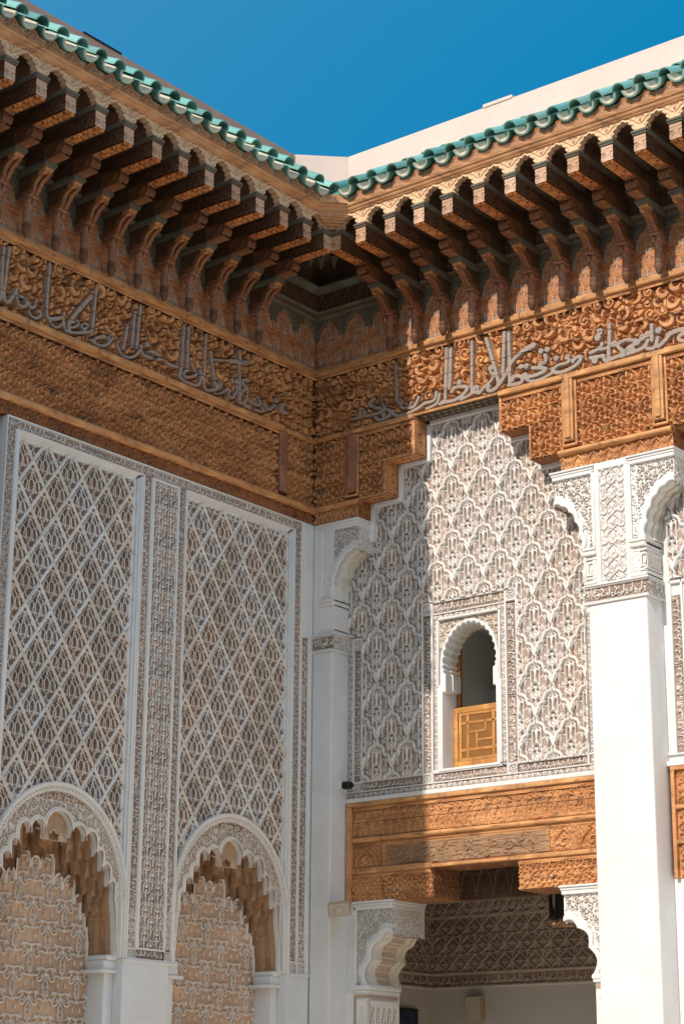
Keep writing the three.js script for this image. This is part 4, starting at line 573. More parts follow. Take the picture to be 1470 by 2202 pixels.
function steppedBlock(t, x0, x1, z1, z0, side) {   // framed block under a bracket
  part(t, 'stepped_block', [bx(x0, x1, 6.945, 7.30, z0, z1 - .03), bx(x0, x1, 6.955, 6.985, z0, z1 + .002, .004), bx(x0 + .0, x1, 7.26, 7.31, z0, z1 + .012, .01), bx(x0, x0 + .03, 6.985, 7.26, z0, z1 - .004, .004), bx(x0 + .03, x1 - .0, 7.215, 7.24, z0, z1 - .012, .004), bx(x0 + .03, x1, 7.01, 7.035, z0, z1 - .012, .004), bx(x0, x1 + side * .012, 7.31, 7.34, z0, z1 + .024, .008)], M.carved);
  part(t, 'niche_row', carve(NICH, 0, Math.min(.3, x1 - x0 - .04), 0, .15, .02, { res: .008 }), NICH.mat, x0 + .03, 7.05, z1 - .034);
  if (side > 0) { part(t, 'niche_row', carve(NICH, 0, .28, 0, .15, .02, { res: .008 }), NICH.mat, x1 - .012, 7.05, z1 - .03, Math.PI / 2); part(t, 'side_moulding', [bx(x1 - .02, x1 + .008, 7.215, 7.235, z0, z1, .004), bx(x1 - .02, x1 + .008, 7.02, 7.04, z0, z1, .004), bx(x1 - .02, x1 + .012, 7.255, 7.275, z0, z1 + .003, .004), bx(x1 - .02, x1 + .012, 6.97, 6.99, z0, z1 + .003, .004)], M.white); }
}
steppedBlock(PI, .10, .288, .004, -.33, 1);
stuccoBracket(PI, 'stucco_bracket', .10, 1, 7.345, 8.235, .54, .006, -.31);
const PL = thing('pillar', 'tall plain white sunlit pillar with carved stucco capital and twin brackets', 'pillar', 'R');
part(PL, 'shaft', bx(3.643, 4.325, 0, 6.745, -.6, 0, .02), M.white); part(PL, 'upper_shaft', bx(3.70, 4.26, 6.93, 8.249, -.5, -.014), M.white);
capital(PL, 3.63, 4.325, 0, -.345, true);
part(PL, 'carved_panel', carve(PANELR, 0, .30, 0, 1.2, .026, { res: .009 }), PANELR.mat, 3.81, 6.965, -.02);
part(PL, 'panel_frame', [bx(3.755, 3.81, 6.945, 8.235, -.1, .004, .006), bx(4.11, 4.155, 6.945, 8.235, -.1, .004, .006), bx(3.755, 4.155, 8.165, 8.237, -.1, .006, .006)], M.white);
steppedBlock(PL, 4.155, 4.335, .004, -.33, 1); steppedBlock(PL, 3.60, 3.755, .004, -.33, 0);
stuccoBracket(PL, 'stucco_bracket', 3.755, -1, 7.345, 8.235, .50, .004, -.31); stuccoBracket(PL, 'stucco_bracket', 4.155, 1, 7.345, 8.235, .54, .006, -.31);

// ---------------------------------------------------------------- next bay, cut by the right edge of the picture
const NB = thing('next_stucco_bay', 'narrow slice of carved stucco wall right of the tall white pillar', 'wall', 'R');
part(NB, 'wall_core', bx(4.2, 7.5, 5.04, 9.3, -.6, ZS - .012), M.carved); part(NB, 'lower_wall', bx(4.2, 7.5, 0, 3.95, -.6, ZS - .02), M.white);
net(NB, SEB, segT, SCW, SCH, 1.751, 8.33, 4.42, 5.1, 6.95, 9.27, ZS - .012, .055, 46); net(NB, SEB, segT, SCW, SCH, 1.751, 8.33, 4.66, 5.1, 5.27, 6.95, ZS - .012, .055, 46);
part(NB, 'frame', [bx(4.33, 7, 5.045, 5.092, ZS - .1, ZS + .045, .004), bx(4.42, 4.438, 5.17, 6.93, ZS - .1, ZS + .02, .004), bx(4.55, 4.57, 5.17, 6.93, ZS - .1, ZS + .02, .004), bx(4.63, 4.66, 5.17, 6.93, ZS - .1, ZS + .02, .004), bx(4.42, 4.66, 6.9, 6.93, ZS - .1, ZS + .02, .004), bx(4.33, 7, 5.158, 5.17, ZS - .1, ZS + .02, .004)], M.white);
{ const R = relief(0, 0, .112, 1.6, (g) => rot(g, .056, .8, Math.PI / 2, () => script(g, -.78, .78, -.02, .065, 5, .95, .12)), stuccoPaint, { ppm: 420 }); part(NB, 'inscription_band', carve(R, 0, .112, 0, 1.6, .024, { res: .0085 }), R.mat, 4.438, 5.18, ZS - .008);
  part(NB, 'cedar_panel', [bx(4.36, 6.5, 3.95, 5.04, -.7, -.31), bx(4.36, 4.40, 3.95, 5.04, -.32, -.26, .006), bx(4.4, 6, 4.62, 4.66, -.32, -.265, .006), bx(4.4, 6, 4.28, 4.32, -.32, -.265, .006), bx(4.36, 6, 5.0, 5.042, -.32, -.255, .006)], M.wood);
  const A = arab(4.4, 5.6, 3.95, 5.0, WOOD, .2); for (const [a, b] of [[4.67, 4.99], [4.33, 4.61], [3.97, 4.27]]) part(NB, 'carved_plank', carve(A, 4.42, 5.6, a, b, .03, { res: .01 }), A.mat, 0, 0, -.312); }

// ---------------------------------------------------------------- carved beam over the ground-floor opening
const LB = thing('carved_lintel', 'carved cedar lintel with a worn middle, spanning the ground-floor opening', 'lintel', 'R');
{
  part(LB, 'beam_core', [bx(.30, 3.66, 4.275, 5.042, -.82, -.312), bx(.30, 1.44, 3.955, 4.275, -.80, -.312), bx(2.533, 3.66, 3.955, 4.275, -.80, -.312)], M.woodMid);
  part(LB, 'rail', bx(.298, 3.65, 4.995, 5.044, -.32, -.252, .008), M.ledge); part(LB, 'rail', roll(.37, 3.65, 4.60, 4.66, -.30, .045), M.ledge); part(LB, 'rail', bx(.37, 1.45, 4.262, 4.32, -.32, -.262, .01), M.wood); part(LB, 'rail', bx(2.52, 3.65, 4.262, 4.31, -.32, -.262, .01), M.ledge); part(LB, 'rail', bx(1.45, 2.52, 4.268, 4.30, -.32, -.275, .008), M.ledge);
  part(LB, 'side_frame', bx(.298, .37, 3.955, 4.995, -.33, -.25, .01), M.wood);
  const tall = relief(.37, 4.66, 3.2, .33, (g) => { vines(g, .37, 4.66, 3.57, 5, .06, .7); for (let x = .5; x < 3.6; x += .25) { for (const q of [-1, 1]) { outlined(g, [[x, 4.96], [x + q * .04, 4.9], [x + q * .11, 4.86], [x + q * .12, 4.67]], .016, 1, .006); pl(g, [[x + q * .03, 4.67], [x + q * .03, 4.78]], .012, .9); } palmette(g, x - .05, 4.9, .035, 1, 1, .9, .006); palmette(g, x + .05, 4.9, .035, 2, -1, .9, .006); disc(g, x, 4.8, .04, 0); leaf(g, x, 4.76, .09, .055, 1.57, .95, 0); disc(g, x + .125, 4.73, .036, 0); leaf(g, x + .125, 4.69, .08, .05, 1.57, .95, 0); } beads(g, .37, 3.57, 4.975, .008); }, woodPaint(WOOD), { ppm: 300, rough: .65 });
  planks(LB, tall, .373, 3.57, [4.664, 4.82, 4.993], .03, -.31, [[]]);
  const mid = relief(.37, 4.32, 3.2, .28, (g) => {
    rectf(g, .37, 4.32, 3.57, 4.6, .3); for (const [a, b] of [[.39, .78], [2.93, 3.56]]) { vines(g, a, 4.33, b, 4.55, .05, .8); for (let x = a + .16; x < b; x += .34) { for (const q of [-1, 1]) outlined(g, [[x, 4.54], [x + q * .06, 4.49], [x + q * .13, 4.42], [x + q * .15, 4.33]], .02, 1, .008); palmette(g, x, 4.4, .05, 1, 1, .95, .008); } rectf(g, b, 4.32, b + .02, 4.56, .9); }
    for (let i = 0; i < 420; i++) { const x = rr(.82, 2.9), y = rr(4.33, 4.54), L = rr(.03, .2); pl(g, [[x, y], [x + L, y + rr(-.004, .004)]], rr(.004, .012), rr(0, .75)); } for (let i = 0; i < 60; i++) palmette(g, rr(.85, 2.85), rr(4.36, 4.5), rr(.02, .045), rr(0, 6.3), 1, rr(.4, .8), .006);
    for (let x = .4; x < 3.57; x += .028) disc(g, x, 4.578, .01, .85); rectf(g, .37, 4.592, 3.57, 4.6, .9);
  }, (x, y, h, m, o) => { woodTone(x, y, WOOD, o); const w = smooth(.78, .9, x) * (1 - smooth(2.84, 2.96, x)) * smooth(4.56, 4.545, y) * (.75 + .25 * fbm(x * 8, y * 30)), g = grain(x * 1.3, y), c = [.17 + .22 * g, .105 + .135 * g, .06 + .085 * g]; for (let q = 0; q < 3; q++) o[q] = mix(o[q], c[q], w); }, { ppm: 320, rough: .7 });
  planks(LB, mid, .373, 3.57, [4.322, 4.6], .036, -.316, [[.82, 2.92]]);
  const low = arab(.37, 3.6, 3.955, 4.262, WOOD, .2); planks(LB, low, .373, 1.438, [3.96, 4.26], .03, -.312, [[.78]]); planks(LB, low, 2.536, 3.6, [3.96, 4.26], .03, -.312, [[2.95]]);
  dentil(LB, .373, 1.43, 4.215, -.276, .018); dentil(LB, 2.54, 3.57, 4.215, -.276, .018); dentil(LB, .373, 3.57, 4.948, -.274, .018);
  const side = relief(0, 0, .5, .31, (g) => { vines(g, 0, 0, .5, .31, .1, .9, .18); rectf(g, 0, .25, .5, .262, 1); beads(g, 0, .5, .278, .009); }, woodPaint([.30, .15, .07]), { ppm: 360, rough: .7 });
  part(LB, 'carved_cheek', carve(side, 0, .48, 0, .305, .022, { res: .0095 }), side.mat, 1.428, 3.958, -.31, Math.PI / 2);
  const under = relief(0, 0, 1.08, .5, (g) => { vines(g, 0, 0, 1.08, .5, .16, .9, .16); }, woodPaint([.26, .13, .06]), { ppm: 260, rough: .7 }), ug = carve(under, 0, 1.08, 0, .48, .016, { res: .012 }); ug.rotateX(Math.PI / 2); part(LB, 'carved_soffit', ug, under.mat, 1.447, 4.286, -.8);
  for (const x of [.39, 2.536]) { const g = carve(under, 0, 1.05, 0, .48, .016, { res: .012 }); g.rotateX(Math.PI / 2); part(LB, 'carved_soffit', g, under.mat, x, 3.968, -.795); }
  part(LB, 'iron_nail', [.95, 2.95].map((x) => { const s = new THREE.SphereGeometry(.017, 8, 6); s.translate(x, 4.07, -.278); return s; }), M.metal);
}
const LA = thing('lower_arch', 'white stucco arch brackets under the worn cedar lintel of the ground floor', 'arch', 'R');
stuccoBracket(LA, 'stucco_bracket', .385, 1, 3.075, 3.965, .525, -.295, -.88, 3, .27); stuccoBracket(LA, 'stucco_bracket', 3.58, -1, 3.075, 3.965, .525, -.295, -.88, 3, .27);
part(LA, 'impost', [bx(.375, .60, 3.03, 3.08, -.88, -.275, .014), bx(.385, .585, 3.0, 3.03, -.875, -.285, .01), bx(3.38, 3.6, 3.03, 3.08, -.88, -.275, .014), bx(3.39, 3.6, 3.0, 3.03, -.875, -.285, .01)], M.white);
part(LA, 'jamb', [bx(.27, .565, 0, 3.0, -.88, -.31), bx(.27, .385, 2.99, 3.96, -.88, -.33)], M.white); part(LA, 'jamb', [bx(3.41, 3.66, 0, 3.0, -.88, -.31), bx(3.58, 3.66, 2.99, 3.96, -.88, -.33)], M.white);
part(LA, 'coloured_frame', [bx(.385, .565, 2.945, 2.975, -.33, -.302, .002), bx(.385, .415, 0, 2.945, -.33, -.302, .002), bx(.566, .572, 2.945, 2.975, -.85, -.31, .002), bx(3.41, 3.6, 2.945, 2.985, -.33, -.302, .002)], M.clay);
{ const N = relief(0, 0, .5, .34, (g) => { rectf(g, 0, 0, .5, .34, .95); for (let i = 0; i < 5; i++) { const x = .05 + i * .098; rectf(g, x - .034, .03, x + .034, .24, .1); disc(g, x, .24, .034, .1); pl(g, [[x - .03, .05], [x + .03, .24]], .014, .95); leaf(g, x - .01, .1, .08, .03, 1.2, .9, 0); disc(g, x + .012, .2, .014, .85); } }, two([.82, .79, .74], [.40, .23, .13], .5), { ppm: 420 });
  for (let y = 2.58; y > 1; y -= .345) part(LA, 'niche_row', carve(N, 0, .5, 0, .34, .02, { res: .009 }), N.mat, .562, y, -.34, Math.PI / 2);
  for (let y = 2.58; y > 1; y -= .345) { part(LA, 'niche_row', carve(N, 0, .14, 0, .34, .02, { res: .009 }), N.mat, .422, y, -.322); part(LA, 'niche_row', carve(N, 0, .15, 0, .34, .02, { res: .009 }), N.mat, 3.43, y, -.322); } }
// the room behind the opening
const RM = thing('ground_floor_room', 'dim room with a carved plaster frieze behind the ground-floor opening', 'room', 'R');
{
  part(RM, 'room_wall', [bx(-.24, 6, 0, 4.6, -2.9, -2.6), bx(-.6, -.24, 0, 4.6, -2.6, -.9), bx(-.6, .28, 0, 4.6, -1.0, -.882)], M.grey);
  part(RM, 'ceiling', bx(-.6, 6, 4.6, 4.8, -2.9, -.82), M.woodDark); part(RM, 'side_wall', bx(5.5, 5.8, 0, 4.6, -2.6, -.6), M.grey);
  const FR = relief(0, 0, 4.2, .99, (g) => {
    rectf(g, 0, 0, 4.2, .99, .1); script(g, 0, 4.2, .87, .08, 0, .8, .13); script(g, 0, 4.2, .04, .085, 3, .8, .16); for (const y of [.14, .155, .80, .82, .985, .008]) pl(g, [[0, y], [4.2, y]], .013, .9);
    const s = .21; for (let j = 0; j < 4; j++) for (let i = -1; i < 21; i++) { const x = i * s + (j % 2 ? s / 2 : 0), y = .165 + j * .21; const k = [[x, y], [x + s, y], [x + s, y + .205], [x, y + .205]]; pl(g, [k[0], k[2]], .014, .85); pl(g, [k[1], k[3]], .014, .85); pl(g, [k[0], k[1]], .012, .8); pl(g, [[x + s / 2, y], [x + s / 2, y + .2]], .011, .8); pl(g, [[x, y + .1], [x + s, y + .1]], .011, .8); rosette(g, x, y + .1, .034, .9, 6); rosette(g, x + s / 2, y + .05, .026, .8, 6); leaf(g, x + s * .25, y + .03, .05, .02, .8, .7, 0); leaf(g, x + s * .75, y + .16, .05, .02, 2.3, .7, 0); }
    rectf(g, 0, 0, 4.2, .006, 1);
  }, roomPaint, { ppm: 300 });
  part(RM, 'carved_frieze', carve(FR, 0, 4.0, 0, .99, .03, { res: .011 }), FR.mat, -.24, 3.204, -2.598); part(RM, 'carved_frieze', carve(FR, 0, 1.69, 0, .99, .03, { res: .011 }), FR.mat, -.238, 3.204, -.91, Math.PI / 2);
  part(RM, 'picture_rail', [bx(-.24, 3.7, 3.178, 3.204, -2.6, -2.566, .006), bx(-.25, -.206, 3.178, 3.204, -2.6, -.9, .006), bx(-.24, 3.7, 4.195, 4.26, -2.6, -2.53, .01)], M.cream);
  const DK = relief(0, 0, 1.1, .4, (g) => { for (let i = 0; i < 5; i++) { const x = .11 + i * .22; for (const q of [-1, 1]) curve(g, [[x, .38], [x + q * .03, .3], [x + q * .07, .26], [x + q * .09, .12], [x + q * .11, .04]], .016, 1, true); leaf(g, x, .08, .14, .06, 1.57, .7, 0); disc(g, x + .11, .28, .03, .7); } }, woodPaint([.075, .042, .025], [.11, .095, .07]), { ppm: 300 });  // board and strap colours darkened to stand in for the shade of the recess
  part(RM, 'shade_toned_board', carve(DK, 0, 1.1, 0, .4, .02, { res: .012 }), DK.mat, 1.44, 3.97, -.80); part(RM, 'dark_beam', [bx(-.2, 4, 4.26, 4.62, -2.6, -2.542), bx(1.43, 2.54, 3.955, 4.28, -.86, -.802)], M.bronze);
}

// ---------------------------------------------------------------- eaves: brackets, arched boards, niches, cornice
const EV = thing('wooden_eave', 'deep carved wooden eave on rows of brackets, running round the courtyard corner', 'eave');
const UND = relief(0, 0, .135, .47, (g) => { rectf(g, 0, 0, .135, .47, .1); for (let y = 0, i = 0; y < .5; y += .075, i++) { leaf(g, .067, y, .085, .05, i % 2 ? .9 : 2.2, .95, .012); leaf(g, .067, y + .03, .07, .035, i % 2 ? 2.5 : .6, .8, .01); } rectf(g, 0, 0, .012, .47, .9); rectf(g, .123, 0, .135, .47, .9); }, woodPaint([.70, .29, .085]), { ppm: 500, rough: .5 });
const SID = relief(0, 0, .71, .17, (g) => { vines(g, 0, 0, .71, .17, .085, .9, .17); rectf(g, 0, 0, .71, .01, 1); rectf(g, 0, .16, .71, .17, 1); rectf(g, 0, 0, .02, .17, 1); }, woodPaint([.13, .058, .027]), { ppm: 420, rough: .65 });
const FRO = relief(0, 0, .135, .17, (g) => { rectf(g, 0, 0, .135, .17, .85); for (const s of [-1, 1]) { ell(g, .067 + s * .06, .05, .034, .05, s * .4, .35); ell(g, .067 + s * .062, .045, .024, .04, s * .4, .9); } rectf(g, 0, .125, .135, .131, .3); ell(g, .067, .1, .03, .012, 0, .5); }, woodPaint([.74, .51, .35]), { ppm: 700, rough: .7 });
const undG = (() => { const g = carve(UND, 0, .135, 0, .45, .03, { res: .0075 }); g.rotateX(Math.PI / 2); g.translate(-.0675, 10.99, .69); return g; })();
const sidG = [1, -1].map((s) => { const g = carve(SID, 0, .71, 0, .165, .016, { res: .011 }); g.rotateY(s * Math.PI / 2); g.translate(s * .062, 10.975, s > 0 ? 1.145 : .435); return g; });
const froG = (() => { const g = carve(FRO, 0, .135, 0, .165, .02, { res: .008 }); g.translate(-.0675, 10.978, 1.128); return g; })();
const profile = (pts, w) => { const g = run(pts, -w / 2, w / 2); return g; };
const curl = []; for (let i = 0; i <= 10; i++) { const a = -Math.PI * .5 - i / 10 * Math.PI * .9; curl.push([.655 - .055 * Math.cos(a + 1.2), 10.905 + .055 * Math.sin(a + 1.2)]); }
const G = {
  beam: bx(-.0675, .0675, 10.985, 11.15, .42, 1.135),
  foot: profile([[.44, 10.99], [.70, 10.99], [.72, 10.965], [.70, 10.95], [.665, 10.955], [.64, 10.94], [.60, 10.91], [.59, 10.875], [.61, 10.85], [.66, 10.84], [.665, 10.825], [.42, 10.818]], .12),
  cap: merge([bx(-.082, .082, 11.15, 11.172, .40, 1.158, .006), bx(-.09, .09, 11.172, 11.203, .40, 1.17, .008)]),
  web: merge([bx(-.062, .062, 10.825, 11.15, .10, .435), bx(-.07, .07, 10.825, 11.15, .405, .442, .004)]),
  mould: merge([bx(-.082, .082, 10.785, 10.822, .02, .475, .006), bx(-.072, .072, 10.765, 10.785, .02, .462, .006)]),
  head: merge([bx(-.055, .055, 10.735, 10.765, .33, .45, .008), bx(-.05, -.004, 10.70, 10.735, .33, .435, .008), bx(.004, .05, 10.70, 10.735, .33, .435, .008)]),
  spandrel: profile([[0, 10.77], [.42, 10.77], [.40, 10.71], [.33, 10.69], [.27, 10.64], [.235, 10.56], [.20, 10.53], [0, 10.53]], .05),
  rib: (() => { const o = [[.44, 10.705], [.385, 10.70], [.335, 10.675], [.295, 10.64], [.275, 10.60], [.268, 10.555]], i = o.map(([z, y]) => [z - .05, y + .028]); return merge([-.026, .026].map((x) => { const g = profile([...o, ...i.reverse()], .044); g.translate(x, 0, 0); return g; })); })(),
  block: merge([bx(-.052, -.003, 10.525, 10.585, .10, .262, .01), bx(.003, .052, 10.525, 10.585, .10, .262, .01), bx(-.045, .045, 10.53, 10.58, .08, .25)]),
  capital: merge([bx(-.062, .062, 10.50, 10.526, .08, .245, .008), ...[-.032, .032].map((x) => { const s = new THREE.SphereGeometry(.032, 8, 6); s.scale(.9, 1.1, .8); s.translate(x, 10.465, .2); return s; }), bx(-.055, .055, 10.44, 10.50, .08, .19, .006), (() => { const c = new THREE.CylinderGeometry(.05, .04, .035, 12); c.translate(0, 10.425, .15); return c; })()]),
  shaft: (() => { const c = new THREE.CylinderGeometry(.042, .042, .17, 14); c.translate(0, 10.325, .15); return c; })(),
  pendant: (() => { const p = [[.001, 10.078], [.02, 10.088], [.034, 10.115], [.048, 10.15], [.05, 10.175], [.044, 10.195], [.036, 10.20], [.046, 10.215], [.046, 10.235], [.038, 10.245]].map(([a, b]) => new THREE.Vector2(a, b)); const g = new THREE.LatheGeometry(p, 14); g.translate(0, 0, .15); return g; })(),
  curl: (() => { const t = []; for (let i = 0; i < 5; i++) { const c = new THREE.TorusGeometry(.048, .012, 6, 12, 3.4); c.rotateY(Math.PI / 2); c.rotateX(.9); c.translate(-.05 + i * .025, 10.905, .645); t.push(c); } return merge(t); })(),
};
const plainM = { rib: woodMat([.30, .125, .046], 'x', .6), shaft: woodMat([.34, .18, .11], 'y', .7), pend: woodMat([.17, .085, .045], 'x', .7), scroll: woodMat([.27, .12, .05], 'x', .6) };
function makeBracket() {
  const b = new THREE.Mesh(G.beam, M.woodDark); b.name = 'bracket'; b.castShadow = b.receiveShadow = true;
  part(b, 'carved_underside', undG, UND.mat); part(b, 'carved_side', sidG[0], SID.mat); part(b, 'carved_side', sidG[1], SID.mat); part(b, 'carved_front', froG, FRO.mat); part(b, 'beam_cap', G.cap, M.greymould); part(b, 'web_panel', G.web, M.bronze); part(b, 'moulding', G.mould, M.greymould); part(b, 'scroll', [G.curl.clone(), G.foot], plainM.scroll);
  part(b, 'rib_head', G.head, M.wood); part(b, 'spandrel', G.spandrel, M.bronze); part(b, 'rib', G.rib, plainM.rib); part(b, 'block', G.block, plainM.rib); part(b, 'small_capital', G.capital, M.plum); part(b, 'colonnette', G.shaft, plainM.shaft); part(b, 'pendant', G.pendant, plainM.pend);
  return b;
}
const protos = [0, 1, 2, 3].map((v) => { const b = makeBracket(), k = [1, .82, .92, 1.08][v], w = [1, .96, .9, 1.02][v]; if (v) { const swap = new Map(); b.traverse((o) => { if (!swap.has(o.material)) { const m = o.material.clone(); m.color.setRGB(k, k * w, k * w * w); swap.set(o.material, m); } o.material = swap.get(o.material); }); } return b; });
const LZ = [1.205], RX = [1.205]; for (let k = 0; k < 13; k++) { LZ.push(1.578 + .3985 * k); RX.push(1.568 + .3925 * k); }
const place = (o, side, s) => { if (side === 'L') { o.position.set(0, 0, s); o.rotation.y = Math.PI / 2; } else o.position.set(s, 0, 0); o.name = o.name.replace(/_\d+$/, ''); EV.add(o); };
let pick = 0; const oneBracket = (side, s) => { const b = protos[pick++ < 4 ? pick - 1 : Math.floor(rnd() * 4)].clone(); place(b, side, s + rr(-.006, .006)); b.rotation.y += rr(-.008, .008); };
LZ.forEach((z) => oneBracket('L', z)); RX.forEach((x) => oneBracket('R', x));
// arched boards between the brackets
const AH = [11.19, 11.40];
const archHole = (hw, cx = 0) => { const p = [[cx - hw, 11.18]]; const L = [[-hw, 11.205], [-hw * .93, 11.25], [-hw * .62, 11.30], [-hw * .25, 11.335], [hw * .25, 11.335], [hw * .62, 11.30], [hw * .93, 11.25], [hw, 11.205]]; for (let i = 0; i < L.length - 1; i++) { const [a, b] = L[i], [c, d] = L[i + 1], n = 6, l = Math.hypot(c - a, d - b); for (let k = 0; k <= n; k++) { const t = k / n, q = .36 * l * Math.sin(Math.PI * t); p.push([cx + a + (c - a) * t - (d - b) / l * q, b + (d - b) * t + (c - a) / l * q]); } } p.push([cx + hw, 11.18]); return p; };
function boardSet(side, list) {
  for (let i = 0; i + 1 < list.length; i++) {
    const c = (list[i] + list[i + 1]) / 2, w = list[i + 1] - list[i] - .002, hw = Math.max(.06, w / 2 - .083), hole = archHole(hw), key = w.toFixed(3);
    if (!boardSet[key]) {
      const inside = (x, y) => { let k = false; for (let a = 0, b = hole.length - 1; a < hole.length; b = a++) { const [xi, yi] = hole[a], [xj, yj] = hole[b]; if ((yi > y) !== (yj > y) && x < (xj - xi) * (y - yi) / (yj - yi) + xi) k = !k; } return k; };
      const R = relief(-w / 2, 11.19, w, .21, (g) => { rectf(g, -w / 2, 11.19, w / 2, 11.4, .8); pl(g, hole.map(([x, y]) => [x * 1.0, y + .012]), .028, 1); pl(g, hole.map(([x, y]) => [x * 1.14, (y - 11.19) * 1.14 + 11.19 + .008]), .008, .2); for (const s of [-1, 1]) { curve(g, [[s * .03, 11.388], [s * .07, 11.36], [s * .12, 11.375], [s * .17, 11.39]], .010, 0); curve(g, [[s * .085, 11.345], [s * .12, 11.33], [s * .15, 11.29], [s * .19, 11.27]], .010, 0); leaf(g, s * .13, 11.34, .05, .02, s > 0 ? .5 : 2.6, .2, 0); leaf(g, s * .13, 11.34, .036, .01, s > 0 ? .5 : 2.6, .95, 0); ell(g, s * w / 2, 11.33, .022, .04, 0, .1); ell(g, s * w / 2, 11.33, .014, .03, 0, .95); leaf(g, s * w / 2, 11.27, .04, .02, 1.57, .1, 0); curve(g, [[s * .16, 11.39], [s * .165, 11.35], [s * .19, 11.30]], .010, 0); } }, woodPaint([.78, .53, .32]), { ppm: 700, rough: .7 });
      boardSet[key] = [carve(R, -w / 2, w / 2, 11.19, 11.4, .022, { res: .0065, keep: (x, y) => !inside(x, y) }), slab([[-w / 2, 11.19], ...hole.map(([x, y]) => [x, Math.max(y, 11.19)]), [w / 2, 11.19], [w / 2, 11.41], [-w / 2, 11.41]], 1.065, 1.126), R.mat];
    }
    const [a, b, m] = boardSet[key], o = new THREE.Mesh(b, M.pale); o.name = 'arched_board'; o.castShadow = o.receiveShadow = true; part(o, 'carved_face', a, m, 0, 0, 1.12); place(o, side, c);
  }
}
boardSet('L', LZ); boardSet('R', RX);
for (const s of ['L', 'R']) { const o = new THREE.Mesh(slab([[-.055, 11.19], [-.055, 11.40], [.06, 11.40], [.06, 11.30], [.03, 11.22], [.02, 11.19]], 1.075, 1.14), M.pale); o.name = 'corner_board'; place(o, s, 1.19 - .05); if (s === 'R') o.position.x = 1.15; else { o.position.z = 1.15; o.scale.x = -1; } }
// carved wall behind the brackets, one niche after the other
const NI = relief(0, 0, .395, .62, (g) => {
  rectf(g, 0, 0, .395, .62, .25); vines(g, 0, 0, .395, .62, .07, .62, .18); const c = .1975, P = (p, w = .0095) => { for (const s of [-1, 1]) { pl(g, p.map(([x, y]) => [c + s * x, y]), w + .008, 0); } for (const s of [-1, 1]) pl(g, p.map(([x, y]) => [c + s * x, y]), w, 1, true); };
  for (const [y0, k] of [[.0, 1], [.29, 1]]) {
    P([[.10, y0], [.10, y0 + .17], [.075, y0 + .19], [.07, y0 + .215], [.04, y0 + .23], [.02, y0 + .26], [0, y0 + .275]]); P([[.13, y0 + .02], [.13, y0 + .15]]); P([[.0, y0 + .03], [.13, y0 + .03]]); P([[0, y0 + .275], [0, y0 + .31]]);
    for (const [w, pa] of [[.018, 0], [.0095, 1]]) { g.strokeStyle = lv(pa ? 1 : 0, !!pa); g.lineWidth = w; g.beginPath(); g.ellipse(c, y0 + .135, .04, .055, 0, 0, 7); g.stroke(); } leaf(g, c, y0 + .1, .07, .05, 1.57, .8, 0); P([[0, y0 + .19], [0, y0 + .24]]); P([[0.03, y0 + .08], [.03, y0 + .0]]); P([[.13, y0 + .15], [.165, y0 + .19], [.1975, y0 + .2]]); P([[.165, y0], [.165, y0 + .14]]); leaf(g, c - .15, y0 + .06, .07, .03, 1.57, .8, 0); leaf(g, c + .15, y0 + .06, .07, .03, 1.57, .8, 0);
  }
}, woodPaint([.60, .25, .09], [.36, .35, .32]), { ppm: 380, rough: .75 });
const niG = carve(NI, 0, .395, 0, .62, .022, { res: .0082 });
const niArch = (() => { const w = .1975, p = [[-w, .38], [-.155, .38], [-.155, .44], [-.13, .47], [-.12, .515], [-.075, .545], [-.055, .585], [0, .605], [.055, .585], [.075, .545], [.12, .515], [.13, .47], [.155, .44], [.155, .38], [w, .38], [w, .62], [-w, .62]]; return slab(p, 0, .028, [], .006); })();
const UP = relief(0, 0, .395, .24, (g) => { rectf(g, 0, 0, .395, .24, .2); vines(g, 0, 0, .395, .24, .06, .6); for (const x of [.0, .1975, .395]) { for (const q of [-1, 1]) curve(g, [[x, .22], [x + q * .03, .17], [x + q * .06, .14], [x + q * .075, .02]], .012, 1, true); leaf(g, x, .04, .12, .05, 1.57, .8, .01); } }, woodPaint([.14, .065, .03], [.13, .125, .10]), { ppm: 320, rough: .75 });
const upG = carve(UP, 0, .395, 0, .24, .02, { res: .012 });
for (const side of ['L', 'R']) {
  const list = side === 'L' ? LZ : RX, st = side === 'L' ? .3985 : .3925, xs = [[.005, .395], [.40, .395], [.795, .41]]; for (let i = 0; i < 13; i++) xs.push([list[i] + (i ? 0 : 0), list[i + 1] - list[i]]);
  for (const [a, w] of xs) {
    const o = new THREE.Mesh(niG, NI.mat); o.name = 'niche_panel'; o.castShadow = o.receiveShadow = true; o.scale.x = w / .395; const n = part(o, 'niche_arch', niArch, M.greymould, .1975, 0, .012); const u = part(o, 'upper_panel', upG, UP.mat, 0, .655, .135);
    if (side === 'L') { o.position.set(-.01, 10.158, a + w); o.rotation.y = Math.PI / 2; } else o.position.set(a, 10.158, -.01); EV.add(o);
  }
  const L = side === 'L' ? 14 : 6.4;
  const long = [['niche_cornice', [run([[-.1, 10.775], [.03, 10.775], [.05, 10.785], [.06, 10.80], [.15, 10.805], [.165, 10.815], [.165, 10.828], [-.1, 10.828]], 0, L)], M.greymould], ['upper_cornice', [run([[-.1, 11.05], [.15, 11.05], [.2, 11.07], [.24, 11.09], [.24, 11.11], [-.1, 11.11]], 0, L)], M.greymould], ['soffit', [bx(0, L, 11.415, 11.44, -.1, 1.13), bx(0, L, 10.8, 11.44, -.2, .12)], M.bronze]];
  for (const [n, g, m] of long) { const o = new THREE.Mesh(merge(g), m); o.name = n; o.castShadow = o.receiveShadow = true; if (side === 'L') { o.rotation.y = Math.PI / 2; o.position.z = L; } else o.position.z = .002; if (side === 'R') o.position.y = -.0025; EV.add(o); }
}
